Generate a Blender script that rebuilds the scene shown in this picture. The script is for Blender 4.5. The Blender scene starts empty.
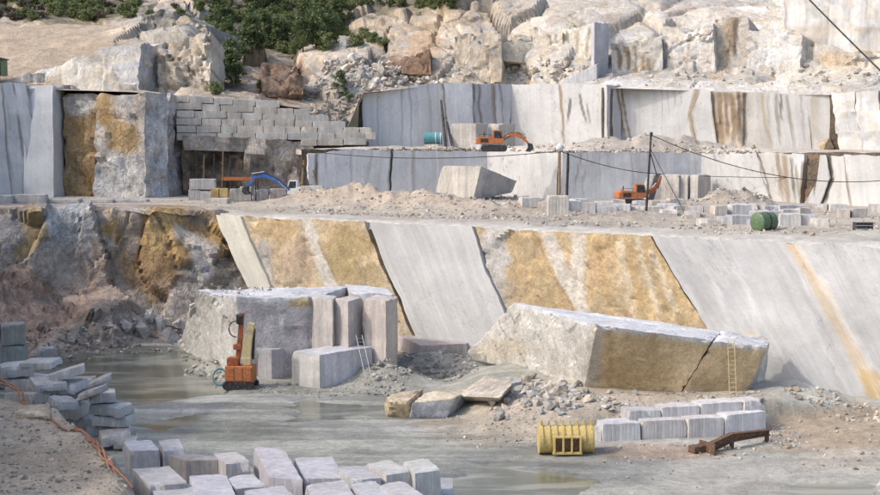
import bpy, bmesh, math, random
import numpy as np
from mathutils import Vector, Matrix, Euler

random.seed(7); RNG = np.random.default_rng(11)
scene = bpy.context.scene
COL = scene.collection

# ------------------------------------------------------------------ camera
FPX, CX, CY, HZ, CAMZ = 1500.0, 440.0, 247.5, 120.0, 22.0
PITCH = math.atan((CY - HZ) / FPX)
cam_d = bpy.data.cameras.new('camera'); cam = bpy.data.objects.new('camera', cam_d); COL.objects.link(cam)
cam.location = (0, 0, CAMZ); cam.rotation_euler = (math.pi / 2 - PITCH, 0, 0)
cam_d.sensor_width = 36.0; cam_d.lens = FPX / 880.0 * 36.0; cam_d.clip_end = 5000; cam_d.clip_start = 0.5
scene.camera = cam

# ------------------------------------------------------------------ sky, sun, exposure
SUN_EL = math.radians(42); SUN_H = Vector((-0.95, -0.31)).normalized()
w = bpy.data.worlds.new('World'); scene.world = w; w.use_nodes = True
nt = w.node_tree; bg = nt.nodes['Background']
sky = nt.nodes.new('ShaderNodeTexSky'); sky.sky_type = 'NISHITA'; sky.sun_disc = False
sky.sun_elevation = SUN_EL; sky.sun_rotation = math.atan2(SUN_H.x, SUN_H.y); sky.air_density = 1.0; sky.dust_density = 4.0; sky.ozone_density = 1.0
nt.links.new(sky.outputs[0], bg.inputs[0]); bg.inputs[1].default_value = 0.15
sd = bpy.data.lights.new('sun', 'SUN'); sun = bpy.data.objects.new('sun', sd); COL.objects.link(sun)
sd.energy = 1.0; sd.angle = math.radians(1.5); sd.color = (1.0, 0.95, 0.88)
Ldir = Vector((SUN_H.x * math.cos(SUN_EL), SUN_H.y * math.cos(SUN_EL), math.sin(SUN_EL)))
sun.rotation_euler = (-Ldir).to_track_quat('-Z', 'Y').to_euler(); sun.location = Ldir * 300
scene.view_settings.view_transform = 'Standard'; scene.view_settings.look = 'None'
scene.view_settings.gamma = 1.0; scene.view_settings.use_curve_mapping = False
scene.view_settings.exposure = 0.78
scene.render.engine = 'CYCLES'
scene.cycles.max_bounces = 6; scene.cycles.diffuse_bounces = 3; scene.cycles.glossy_bounces = 2
scene.cycles.transmission_bounces = 2; scene.cycles.transparent_max_bounces = 4

# ------------------------------------------------------------------ pixel rays -> places
cp, sp = math.cos(PITCH), math.sin(PITCH)
def ray(px, py):
    a = (np.asarray(px, float) - CX) / FPX; b = (CY - np.asarray(py, float)) / FPX
    return np.stack([a + 0 * b, cp + b * sp + 0 * a, -sp + b * cp + 0 * a], -1)
O = np.array([0, 0, CAMZ])
def PZ(px, py, z):
    r = ray(px, py); return O + r * ((z - CAMZ) / r[..., 2])[..., None]
def PY(px, py, Y):
    r = ray(px, py); return O + r * (np.asarray(Y, float) / r[..., 1])[..., None]
def proj(P):
    d = np.asarray(P, float) - O
    f = d[..., 1] * cp - d[..., 2] * sp; u = d[..., 1] * sp + d[..., 2] * cp
    return CX + FPX * d[..., 0] / f, CY - FPX * u / f

# ------------------------------------------------------------------ noise
def _h(i, j, k, s):
    n = (i * 374761393 + j * 668265263 + k * 2147483647 * 3 + s * 1274126177) & 0xffffffff
    n = ((n ^ (n >> 13)) * 1274126177) & 0xffffffff
    n = ((n ^ (n >> 16)) * 2246822519) & 0xffffffff
    return ((n ^ (n >> 15)) & 0xffffff) / float(0xffffff)
def vnoise(P, s=0):
    P = np.asarray(P, float); I = np.floor(P).astype(np.int64); F = P - I
    F = F * F * F * (F * (F * 6 - 15) + 10); r = 0
    for a in (0, 1):
        for b in (0, 1):
            for c in (0, 1):
                wt = (F[..., 0] if a else 1 - F[..., 0]) * (F[..., 1] if b else 1 - F[..., 1]) * (F[..., 2] if c else 1 - F[..., 2])
                r = r + wt * _h(I[..., 0] + a, I[..., 1] + b, I[..., 2] + c, s)
    return r * 2 - 1
def fbm(P, o=4, s=0):
    P = np.asarray(P, float); r = 0; a = 1.0; t = 0
    for k in range(o):
        r = r + a * vnoise(P * (2.03 ** k) + 17.3 * k, s + k); t += a; a *= 0.5
    return r / t
def cells(P, s=0):
    P = np.asarray(P, float); I = np.floor(P).astype(np.int64)
    best = np.full(P.shape[:-1], 1e9); sec = best.copy(); C = np.zeros_like(P); R = np.zeros_like(P)
    for a in (-1, 0, 1):
        for b in (-1, 0, 1):
            for c in (-1, 0, 1):
                J = I + np.array([a, b, c])
                q = np.stack([J[..., m] + _h(J[..., 0], J[..., 1], J[..., 2], s + 31 * m) for m in range(3)], -1)
                d = ((q - P) ** 2).sum(-1); m_ = d < best
                sec = np.where(m_, best, np.minimum(sec, d))
                best = np.where(m_, d, best); C = np.where(m_[..., None], q, C)
                rr = np.stack([_h(J[..., 0], J[..., 1], J[..., 2], s + 101 + m) for m in range(3)], -1)
                R = np.where(m_[..., None], rr, R)
    return C, R, np.sqrt(sec) - np.sqrt(best)
def facet(P, scale, s=0, tilt=1.0):
    """blocky fractured-rock relief in [-1,1]*scale-ish units, plus a random per cell"""
    Q = np.asarray(P, float) / scale
    Q = Q + 0.25 * np.stack([vnoise(Q * 1.3 + 5, s + 50), vnoise(Q * 1.3 + 9, s + 51), vnoise(Q * 1.3 + 2, s + 52)], -1)
    C, R, e = cells(Q, s)
    d = (R[..., 0] - .5) + tilt * (((R - .5) * 2) * (Q - C)).sum(-1)
    return d, R[..., 1], e
def sstep(a, b, x):
    t = np.clip((x - a) / (b - a), 0, 1); return t * t * (3 - 2 * t)

# ------------------------------------------------------------------ materials
def nn(nt, t, **kw):
    n = nt.nodes.new(t)
    for k, v in kw.items(): setattr(n, k, v)
    return n
def new_mat(name):
    m = bpy.data.materials.new(name); m.use_nodes = True
    b = m.node_tree.nodes['Principled BSDF']; b.inputs['Specular IOR Level'].default_value = 0.25
    return m, m.node_tree, b
def mathn(nt, op, a, b=None, c=None):
    n = nn(nt, 'ShaderNodeMath', operation=op)
    for i, v in enumerate((a, b, c)):
        if v is None: continue
        if isinstance(v, (int, float)): n.inputs[i].default_value = v
        else: nt.links.new(v, n.inputs[i])
    return n.outputs[0]
def noise(nt, vec, scale, detail=4, rough=.55, dist=0.0):
    n = nn(nt, 'ShaderNodeTexNoise'); n.inputs['Scale'].default_value = scale; n.inputs['Detail'].default_value = detail
    n.inputs['Roughness'].default_value = rough; n.inputs['Distortion'].default_value = dist
    nt.links.new(vec, n.inputs['Vector']); return n.outputs['Fac']
def mapped(nt, vec, sc):
    n = nn(nt, 'ShaderNodeMapping'); n.inputs['Scale'].default_value = sc; nt.links.new(vec, n.inputs['Vector']); return n.outputs[0]
def ramp(nt, fac, stops):
    n = nn(nt, 'ShaderNodeMapRange'); n.interpolation_type = 'SMOOTHSTEP'
    nt.links.new(fac, n.inputs[0])
    for i, v in zip((1, 2, 3, 4), stops): n.inputs[i].default_value = v
    return n.outputs[0]
def mulcol(nt, col, fac):
    n = nn(nt, 'ShaderNodeVectorMath', operation='SCALE'); nt.links.new(col, n.inputs[0]); nt.links.new(fac, n.inputs['Scale']); return n.outputs[0]
def mixcol(nt, fac, a, b):
    n = nn(nt, 'ShaderNodeMix', data_type='RGBA'); nt.links.new(fac, n.inputs[0])
    for i, v in ((6, a), (7, b)):
        if isinstance(v, tuple): n.inputs[i].default_value = (*v, 1)
        else: nt.links.new(v, n.inputs[i])
    return n.outputs[2]
def bump(nt, b, h, strength, dist):
    n = nn(nt, 'ShaderNodeBump'); n.inputs['Strength'].default_value = strength; n.inputs['Distance'].default_value = dist
    nt.links.new(h, n.inputs['Height']); nt.links.new(n.outputs[0], b.inputs['Normal'])

def sawn_material():
    # sawn / split granite: runs of rain streaks along v, saw marks, faint blotches. Alpha of Col = how streaky
    m, nt, b = new_mat('sawn_granite')
    at = nn(nt, 'ShaderNodeAttribute', attribute_name='Col'); uv = nn(nt, 'ShaderNodeUVMap').outputs[0]
    s1 = noise(nt, mapped(nt, uv, (.9, .035, 1)), 1.0, 6, .62, .3)
    s2 = noise(nt, mapped(nt, uv, (4.5, .14, 1)), 1.0, 5, .65, .2)
    bl = noise(nt, uv, .22, 6, .65, .5)
    gr = noise(nt, uv, 2.6, 4, .6)
    f = mathn(nt, 'ADD', ramp(nt, s1, (.30, .70, .87, 1.07)), ramp(nt, s2, (.3, .7, -.035, .035)))
    amt = mathn(nt, 'MULTIPLY', at.outputs['Alpha'], 1.0)
    f = mathn(nt, 'ADD', mathn(nt, 'MULTIPLY', mathn(nt, 'SUBTRACT', f, 1.0), amt), 1.0)
    f = mathn(nt, 'MULTIPLY', f, ramp(nt, bl, (.28, .72, .90, 1.07)))
    f = mathn(nt, 'MULTIPLY', f, ramp(nt, gr, (.3, .7, .955, 1.035)))
    fg = noise(nt, uv, 11, 3, .6); f = mathn(nt, 'MULTIPLY', f, ramp(nt, fg, (.3, .7, .965, 1.03)))
    ck = mathn(nt, 'ABSOLUTE', mathn(nt, 'SUBTRACT', noise(nt, mapped(nt, uv, (.16, .07, 1)), 1.0, 7, .6, .4), .5)); f = mathn(nt, 'MULTIPLY', f, ramp(nt, ck, (0, .006, .80, 1.0)))
    c = mulcol(nt, at.outputs['Color'], f)
    # thin rusty runs
    r1 = noise(nt, mapped(nt, uv, (.8, .03, 1)), 1.0, 4, .65)
    rm = mathn(nt, 'MULTIPLY', ramp(nt, r1, (.60, .76, 0, .30)), amt)
    c = mixcol(nt, rm, c, (.30, .22, .14))
    nt.links.new(c, b.inputs['Base Color']); b.inputs['Roughness'].default_value = .82
    h = mathn(nt, 'ADD', mathn(nt, 'MULTIPLY', s2, .5), mathn(nt, 'MULTIPLY', gr, .6))
    bump(nt, b, h, .09, .10); return m
def rock_material(name='natural_rock', bs=.8, crack=True, csc=.6, con=1.0, och=.40):
    m, nt, b = new_mat(name)
    at = nn(nt, 'ShaderNodeAttribute', attribute_name='Col'); tc = nn(nt, 'ShaderNodeNewGeometry').outputs['Position']
    n1 = noise(nt, tc, .35, 6, .62, .4); n2 = noise(nt, tc, 1.7, 6, .65); n3 = noise(nt, tc, 5.0, 3, .6)
    f = mathn(nt, 'MULTIPLY', ramp(nt, n1, (.28, .72, 1 - .26 * con, 1 + .2 * con)), ramp(nt, n2, (.25, .75, 1 - .32 * con, 1 + .26 * con)))
    vs = noise(nt, mapped(nt, tc, (1.5, 1.5, .12)), 1.0, 4, .6)
    f = mathn(nt, 'MULTIPLY', f, ramp(nt, vs, (.3, .7, 1 - .15 * con, 1 + .1 * con)))
    f = mathn(nt, 'MULTIPLY', f, ramp(nt, n3, (.3, .7, .84, 1.13)))
    c = mulcol(nt, at.outputs['Color'], f)
    st = noise(nt, tc, .18, 5, .65, .8)
    c = mixcol(nt, ramp(nt, st, (.54, .70, 0, och)), c, (.33, .225, .12))
    nt.links.new(c, b.inputs['Base Color']); b.inputs['Roughness'].default_value = .9
    h = mathn(nt, 'ADD', mathn(nt, 'MULTIPLY', n2, .9), mathn(nt, 'MULTIPLY', n3, .4))
    if crack:
        v = nn(nt, 'ShaderNodeTexVoronoi', feature='DISTANCE_TO_EDGE'); v.inputs['Scale'].default_value = csc
        wv = nn(nt, 'ShaderNodeVectorMath', operation='ADD')
        wn = nn(nt, 'ShaderNodeTexNoise'); wn.inputs['Scale'].default_value = .8; nt.links.new(tc, wn.inputs['Vector'])
        nt.links.new(tc, wv.inputs[0]); nt.links.new(wn.outputs['Color'], wv.inputs[1])
        nt.links.new(mapped(nt, wv.outputs[0], (1, 1, .38)), v.inputs['Vector'])
        h = mathn(nt, 'ADD', h, mathn(nt, 'MULTIPLY', ramp(nt, v.outputs[0], (0, .05, 0, .4)), ramp(nt, n1, (.4, .6, 0, 1))))
    bump(nt, b, h, bs, .3); return m
def block_material():
    # dimension blocks: drilled faces with vertical half-round drill marks, dusty grain
    m, nt, b = new_mat('block_granite')
    at = nn(nt, 'ShaderNodeAttribute', attribute_name='Col'); tc = nn(nt, 'ShaderNodeTexCoord').outputs['Object']
    oi = nn(nt, 'ShaderNodeObjectInfo')
    sx = nn(nt, 'ShaderNodeSeparateXYZ'); nt.links.new(tc, sx.inputs[0])
    n1 = noise(nt, tc, .6, 5, .6); n2 = noise(nt, tc, 3.0, 5, .62); n3 = noise(nt, tc, 12, 3, .6)
    f = mathn(nt, 'MULTIPLY', ramp(nt, n1, (.28, .72, .86, 1.10)), ramp(nt, n2, (.25, .75, .89, 1.08)))
    vs = noise(nt, mapped(nt, tc, (2.2, 2.2, .10)), 1.0, 4, .6)
    f = mathn(nt, 'MULTIPLY', f, ramp(nt, vs, (.32, .68, .86, 1.07)))
    c = mulcol(nt, at.outputs['Color'], f)
    st = noise(nt, tc, .5, 4, .6, .5)
    c = mixcol(nt, ramp(nt, st, (.58, .75, 0, .3)), c, (.34, .25, .16))
    nt.links.new(c, b.inputs['Base Color']); b.inputs['Roughness'].default_value = .88
    dr = mathn(nt, 'PINGPONG', mathn(nt, 'ADD', sx.outputs[0], sx.outputs[1]), .16)
    h = mathn(nt, 'ADD', mathn(nt, 'MULTIPLY', n2, .045), mathn(nt, 'MULTIPLY', ramp(nt, dr, (0, .06, 0, 1)), .034))
    h = mathn(nt, 'ADD', h, mathn(nt, 'MULTIPLY', n3, .03))
    bump(nt, b, h, .8, .8); return m
def ground_material():
    # alpha of Col = wetness
    m, nt, b = new_mat('quarry_ground')
    at = nn(nt, 'ShaderNodeAttribute', attribute_name='Col'); tc = nn(nt, 'ShaderNodeNewGeometry').outputs['Position']
    n1 = noise(nt, tc, .3, 6, .65, .5); n2 = noise(nt, tc, 1.8, 6, .68); n3 = noise(nt, tc, 7, 4, .65)
    f = mathn(nt, 'MULTIPLY', ramp(nt, n1, (.28, .72, .80, 1.16)), ramp(nt, n2, (.25, .75, .78, 1.18)))
    f = mathn(nt, 'MULTIPLY', f, ramp(nt, n3, (.3, .7, .86, 1.1)))
    tr = noise(nt, mapped(nt, tc, (.05, .55, .3)), 1.0, 5, .6, .6)
    wet = mathn(nt, 'MULTIPLY', at.outputs['Alpha'], ramp(nt, tr, (.40, .58, 1, .12)))
    f = mathn(nt, 'MULTIPLY', f, mathn(nt, 'SUBTRACT', 1.0, mathn(nt, 'MULTIPLY', wet, .48)))
    nt.links.new(mulcol(nt, at.outputs['Color'], f), b.inputs['Base Color'])
    nt.links.new(mathn(nt, 'SUBTRACT', .95, mathn(nt, 'MULTIPLY', wet, .62)), b.inputs['Roughness'])
    h = mathn(nt, 'ADD', mathn(nt, 'MULTIPLY', n2, .25), mathn(nt, 'MULTIPLY', n3, .14))
    h = mathn(nt, 'MULTIPLY', h, mathn(nt, 'SUBTRACT', 1.0, mathn(nt, 'MULTIPLY', wet, .85)))
    bump(nt, b, h, .9, .5); return m
def paint(name, col, rough=.5, metal=0.0, rust=.35, rustcol=(.16, .07, .03)):
    m, nt, b = new_mat(name)
    tc = nn(nt, 'ShaderNodeTexCoord').outputs['Object']
    n1 = noise(nt, tc, 1.2, 6, .7); n2 = noise(nt, tc, 6, 4, .65)
    base = nn(nt, 'ShaderNodeRGB'); base.outputs[0].default_value = (*col, 1)
    c = mulcol(nt, base.outputs[0], ramp(nt, n2, (.25, .75, .78, 1.15)))
    c = mixcol(nt, ramp(nt, n1, (.50, .68, 0, rust)), c, rustcol)
    c = mixcol(nt, ramp(nt, n2, (.48, .8, 0, .5)), c, (.42, .38, .33))
    nt.links.new(c, b.inputs['Base Color']); b.inputs['Roughness'].default_value = rough; b.inputs['Metallic'].default_value = metal
    bump(nt, b, n2, .2, .03); return m
def leaf_material(name, c1, c2):
    m, nt, b = new_mat(name)
    g = nn(nt, 'ShaderNodeNewGeometry'); oi = nn(nt, 'ShaderNodeObjectInfo')
    r = mathn(nt, 'FRACT', mathn(nt, 'ADD', g.outputs['Random Per Island'], oi.outputs['Random']))
    nt.links.new(mixcol(nt, r, c1, c2), b.inputs['Base Color']); b.inputs['Roughness'].default_value = .7
    tr = nn(nt, 'ShaderNodeBsdfTranslucent'); mx = nn(nt, 'ShaderNodeMixShader'); mx.inputs[0].default_value = .25
    nt.links.new(mixcol(nt, r, c1, c2), tr.inputs[0])
    nt.links.new(b.outputs[0], mx.inputs[1]); nt.links.new(tr.outputs[0], mx.inputs[2])
    nt.links.new(mx.outputs[0], nt.nodes['Material Output'].inputs[0]); return m
def water_material():
    m, nt, b = new_mat('murky_water')
    tc = nn(nt, 'ShaderNodeNewGeometry').outputs['Position']
    n1 = noise(nt, mapped(nt, tc, (.10, .35, 1)), 1.0, 5, .6, .6)
    nt.links.new(mixcol(nt, ramp(nt, n1, (.42, .62, 0, 1)), (.11, .115, .085), (.27, .275, .235)), b.inputs['Base Color'])
    b.inputs['Roughness'].default_value = .16; b.inputs['Specular IOR Level'].default_value = .5
    bump(nt, b, noise(nt, mapped(nt, tc, (.6, 2.0, 1)), 1.0, 3, .5), .012, .1); return m

M_SAWN, M_ROCK, M_BLOCK, M_GROUND, M_WATER = sawn_material(), rock_material(), block_material(), ground_material(), water_material()
M_ROUGH = rock_material('rough_granite', .5, False); M_HILL = rock_material('hill_rock', .6, True, .28, .62, .18); M_SKIN = rock_material('joint_skin', .5, False, .6, .62, .10); M_CLEAN = rock_material('clean_granite', .5, False, .6, .5, .08)
M_ORANGE = paint('orange_paint', (.48, .165, .06), .65, 0, .45); M_YEL = paint('yellow_paint', (.62, .48, .19), .7, 0, .25)
M_CREAM = paint('cream_paint', (.60, .50, .28)); M_BLUE = paint('blue_paint', (.03, .13, .42)); M_WHITE = paint('white_paint', (.70, .70, .68), .5, 0, .15)
M_DARK = paint('dark_steel', (.045, .045, .05), .55, .3, .3); M_RUST = paint('rusty_steel', (.15, .09, .06), .8, .2, .5)
M_TEAL = paint('teal_paint', (.10, .30, .34)); M_GREEN = paint('green_paint', (.10, .17, .09)); M_STEEL = paint('galvanised_steel', (.45, .46, .47), .45, .6, .2)
M_WOOD = paint('weathered_wood', (.26, .18, .10), .85, 0, .3, (.09, .06, .04)); M_RUBBER = paint('rubber', (.03, .03, .03), .8, 0, .0)
M_HOSE = paint('orange_hose', (.36, .17, .10), .6, 0, .2); M_REDB = paint('red_brown_paint', (.33, .10, .04), .6, 0, .5)
M_GLASS = paint('dark_glass', (.03, .04, .05), .1, 0, 0)

# ------------------------------------------------------------------ mesh helpers
def tag(o, label=None, cat=None, group=None, kind=None):
    for k, v in (('label', label), ('category', cat), ('group', group), ('kind', kind)):
        if v: o[k] = v
    if cat and not kind: o['kind'] = 'thing'
    return o
def mkobj(name, V, F, mat, parent=None, uv=None, col=None, origin=None, sharp=None, smooth=True, local=False):
    V = np.asarray(V, float).reshape(-1, 3)
    if parent is not None and local: V = V - np.array(parent.location)
    if origin is not None: V = V - np.asarray(origin, float)
    me = bpy.data.meshes.new(name); F = np.asarray(F)
    if F.ndim == 2:
        k = F.shape[1]; n = len(F)
        me.vertices.add(len(V)); me.vertices.foreach_set('co', V.ravel())
        me.loops.add(n * k); me.loops.foreach_set('vertex_index', F.ravel().astype(np.int32))
        me.polygons.add(n); me.polygons.foreach_set('loop_start', np.arange(0, n * k, k, dtype=np.int32))
        me.update(calc_edges=True)
    else:
        me.from_pydata(V.tolist(), [], [list(f) for f in F]); me.update()
    me.validate()
    if uv is not None:
        l = me.uv_layers.new(name='UVMap'); vi = np.zeros(len(me.loops), np.int32); me.loops.foreach_get('vertex_index', vi)
        l.data.foreach_set('uv', np.asarray(uv, float).reshape(-1, 2)[vi].ravel())
    if col is not None:
        a = me.color_attributes.new('Col', 'FLOAT_COLOR', 'POINT'); c = np.ones((len(V), 4)); cc = np.asarray(col, float)
        cc = np.broadcast_to(cc, (len(V), cc.shape[-1])) if cc.ndim == 1 else cc.reshape(len(V), -1)
        c[:, :cc.shape[1]] = cc; a.data.foreach_set('color', c.ravel())
    me.polygons.foreach_set('use_smooth', [smooth] * len(me.polygons))
    if sharp and smooth: me.set_sharp_from_angle(angle=math.radians(sharp))
    me.materials.append(mat)
    o = bpy.data.objects.new(name, me); COL.objects.link(o)
    if origin is not None: o.location = origin
    if parent is not None: o.parent = parent
    return o
def empty(name, loc=(0, 0, 0), rz=0.0, rot=None):
    o = bpy.data.objects.new(name, None); COL.objects.link(o); o.location = loc
    o.rotation_euler = rot if rot else (0, 0, rz); o.empty_display_size = .2; return o
def grid_faces(nv, nu):
    i = np.arange(nv * nu).reshape(nv, nu)
    return np.stack([i[:-1, :-1], i[1:, :-1], i[1:, 1:], i[:-1, 1:]], -1).reshape(-1, 4)
def resample(pl, n):
    pl = np.asarray(pl, float)
    d = np.r_[0, np.cumsum(np.linalg.norm(np.diff(pl, axis=0), axis=1))]; t = np.linspace(0, d[-1], n)
    return np.stack([np.interp(t, d, pl[:, k]) for k in range(pl.shape[1])], -1)
class Seg:
    """a steep plane standing through two plan points; px -> place on it"""
    def __init__(s, A, B, batter=0.0, z0=0.0):
        A = np.asarray(A, float)[:2]; B = np.asarray(B, float)[:2]; t = (B - A) / np.linalg.norm(B - A)
        n = np.array([t[1], -t[0]])
        if n[1] > 0: n = -n
        s.nh = n; s.N = np.array([n[0], n[1], batter]); s.N /= np.linalg.norm(s.N)
        s.P0 = np.array([A[0], A[1], z0]); s.T = np.array([t[0], t[1], 0])
    def __call__(s, px, py):
        r = ray(px, py); k = ((s.P0 - O) @ s.N) / (r @ s.N); return O + r * k[..., None]
def pd(px, D): return np.array([(px - CX) / FPX * D, D])       # plan point at view depth D (near level ray)
def segd(xl, Dl, xr, Dr, batter=.06, z0=0.0): return Seg(pd(xl, Dl), pd(xr, Dr), batter, z0)

def stainmix(P, col, stains, seed=3):
    if not stains: return col
    px, py = proj(P); nz = fbm(P * .35, 4, seed) * .7 + fbm(P * 1.3, 3, seed + 9) * .35
    nv_ = fbm(P * np.array([.9, .9, .22]), 4, seed + 21)
    for st_ in stains:
        if len(st_) == 7:      # a run of stain down the face: x, top row, bottom row, half width, lean, colour, strength
            x_, y0_, y1_, hw, ln_, c, k = st_; tt = (py - y0_) / (y1_ - y0_)
            wb_ = hw > 4; d = np.abs(px - x_ - ln_ * tt) / (hw * (1.1 + (.35 if wb_ else .9) * nv_)) ; m = (k * sstep(1.12 if wb_ else 1.35, .88 if wb_ else .6, d) * sstep(-.06, .05, tt) * sstep(1.15, .75, tt + .5 * nv_))[..., None]
            col = col * (1 - m) + np.array(c) * m; continue
        (cx, cy, rx, ry, c, k) = st_
        d = np.sqrt(((px - cx) / rx) ** 2 + ((py - cy) / ry) ** 2) + nz
        m = (k * sstep(1.15, .75, d))[..., None]; col = col * (1 - m) + np.array(c) * m
    return col
PCOUNT = [0]
def patch(name, L, R, seg, mat, tone, parent=None, off=0.0, amp=.10, rough=0.0, rscale=2.0, step=.6, thick=2.5, streak=.8, stains=None, tvar=.12, label=None, sharp=38, zbot=None, ztop=None, topw=0.0):
    PCOUNT[0] += 1; s = PCOUNT[0]
    La = np.asarray(L, float); Ra = np.asarray(R, float)
    Lw = seg(La[:, 0], La[:, 1]); Rw = seg(Ra[:, 0], Ra[:, 1])
    def down(E):
        d_ = E[-1] - E[-2]; k_ = (zbot - E[-1][2]) / d_[2]
        return np.vstack([E, E[-1] + d_ * k_]) if k_ > 0.02 else E
    if zbot is not None: Lw, Rw = down(Lw), down(Rw)
    if ztop is not None:
        for E in (Lw, Rw):
            d_ = E[0] - E[1]; E[0] = E[0] + d_ * ((ztop - E[0][2]) / d_[2])
    hgt = np.linalg.norm(Lw[-1] - Lw[0]); wid = max(np.linalg.norm(Rw[0] - Lw[0]), np.linalg.norm(Rw[-1] - Lw[-1]))
    nv = max(4, int(hgt / step)); nu = max(3, int(wid / step))
    Lr = resample(Lw, nv)[:, None]; Rr = resample(Rw, nv)[:, None]; u = np.linspace(0, 1, nu)[None, :, None]
    P = Lr * (1 - u) + Rr * u; n = seg.N
    d = off + amp * fbm(P * .25, 4, s) * 1.6; cr = None
    if rough:
        f, cr, e = facet(P * np.array([1, 1, .75]), rscale, s, .9); d = d + rough * f + rough * .5 * fbm(P * .9, 3, s + 5)
        f2, c2, e2 = facet(P, rscale * .38, s + 7, .9); d = d + rough * .32 * f2 - rough * .7 * sstep(.07, 0, e) - rough * .3 * sstep(.1, 0, e2)
    P2 = P + n * d[..., None]
    P2 = P2 + seg.T * (.40 * fbm(P * .22, 4, 500) + .10 * fbm(P * 1.1, 3, 501))[..., None]
    if topw: P2[..., 2] += topw * (fbm(P * .22, 4, s + 31)[0:1] * 1.6 - .3) * sstep(.45, 0, np.linspace(0, 1, nv))[:, None]
    P2[0, :, 2] += .25 * fbm(P[0] * .8, 3, s + 3) * (1 + rough)
    c = np.broadcast_to(np.array(tone, float), P.shape) * (1 + tvar * fbm(P * .18, 4, s + 20)[..., None] * 1.6)
    if cr is not None: c = c * (.84 + .3 * cr[..., None]) * np.stack([1 + .10 * (c2 - .5), 1 + 0 * c2, 1 - .16 * (c2 - .5)], -1)
    c = stainmix(P, c, stains, s)
    uvm = np.stack([np.broadcast_to(u[..., 0] * wid, P.shape[:2]), np.broadcast_to(np.linspace(0, hgt, nv)[:, None], P.shape[:2])], -1) + np.array([s * 13.7, s * 5.1])
    back = -seg.N * thick
    pad = lambda A: np.pad(A, ((1, 1), (1, 1)) + ((0, 0),) * (A.ndim - 2), mode='edge')
    Pp = pad(P2); cpn = pad(c); uvp = pad(uvm); uvp[:, 0, 0] -= thick; uvp[:, -1, 0] += thick; uvp[0, :, 1] -= thick; uvp[-1, :, 1] += thick
    m = np.ones(Pp.shape[:2], bool); m[1:-1, 1:-1] = False; Pp[m] += back
    cc = np.concatenate([np.clip(cpn, .01, .9), np.full(cpn.shape[:2] + (1,), streak)], -1)
    o = mkobj(name, Pp, grid_faces(*Pp.shape[:2]), mat, parent, uv=uvp, col=cc, sharp=sharp)
    if label: o['label'] = label
    return o

# lattice cube -> hexahedral block with worn edges
_lat = {}
def lattice(nx, ny, nz):
    if (nx, ny, nz) in _lat: return _lat[(nx, ny, nz)]
    idx = {}; T = []; F = []
    def vid(i, j, k):
        if (i, j, k) not in idx: idx[(i, j, k)] = len(T); T.append((i / nx, j / ny, k / nz))
        return idx[(i, j, k)]
    for k, flip in ((0, True), (nz, False)):
        for i in range(nx):
            for j in range(ny):
                q = [vid(i, j, k), vid(i + 1, j, k), vid(i + 1, j + 1, k), vid(i, j + 1, k)]; F.append(q[::-1] if flip else q)
    for j, flip in ((0, False), (ny, True)):
        for i in range(nx):
            for k in range(nz):
                q = [vid(i, j, k), vid(i + 1, j, k), vid(i + 1, j, k + 1), vid(i, j, k + 1)]; F.append(q[::-1] if flip else q)
    for i, flip in ((0, True), (nx, False)):
        for j in range(ny):
            for k in range(nz):
                q = [vid(i, j, k), vid(i, j + 1, k), vid(i, j + 1, k + 1), vid(i, j, k + 1)]; F.append(q[::-1] if flip else q)
    _lat[(nx, ny, nz)] = (np.array(T), np.array(F)); return _lat[(nx, ny, nz)]
BC = [0]
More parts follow.
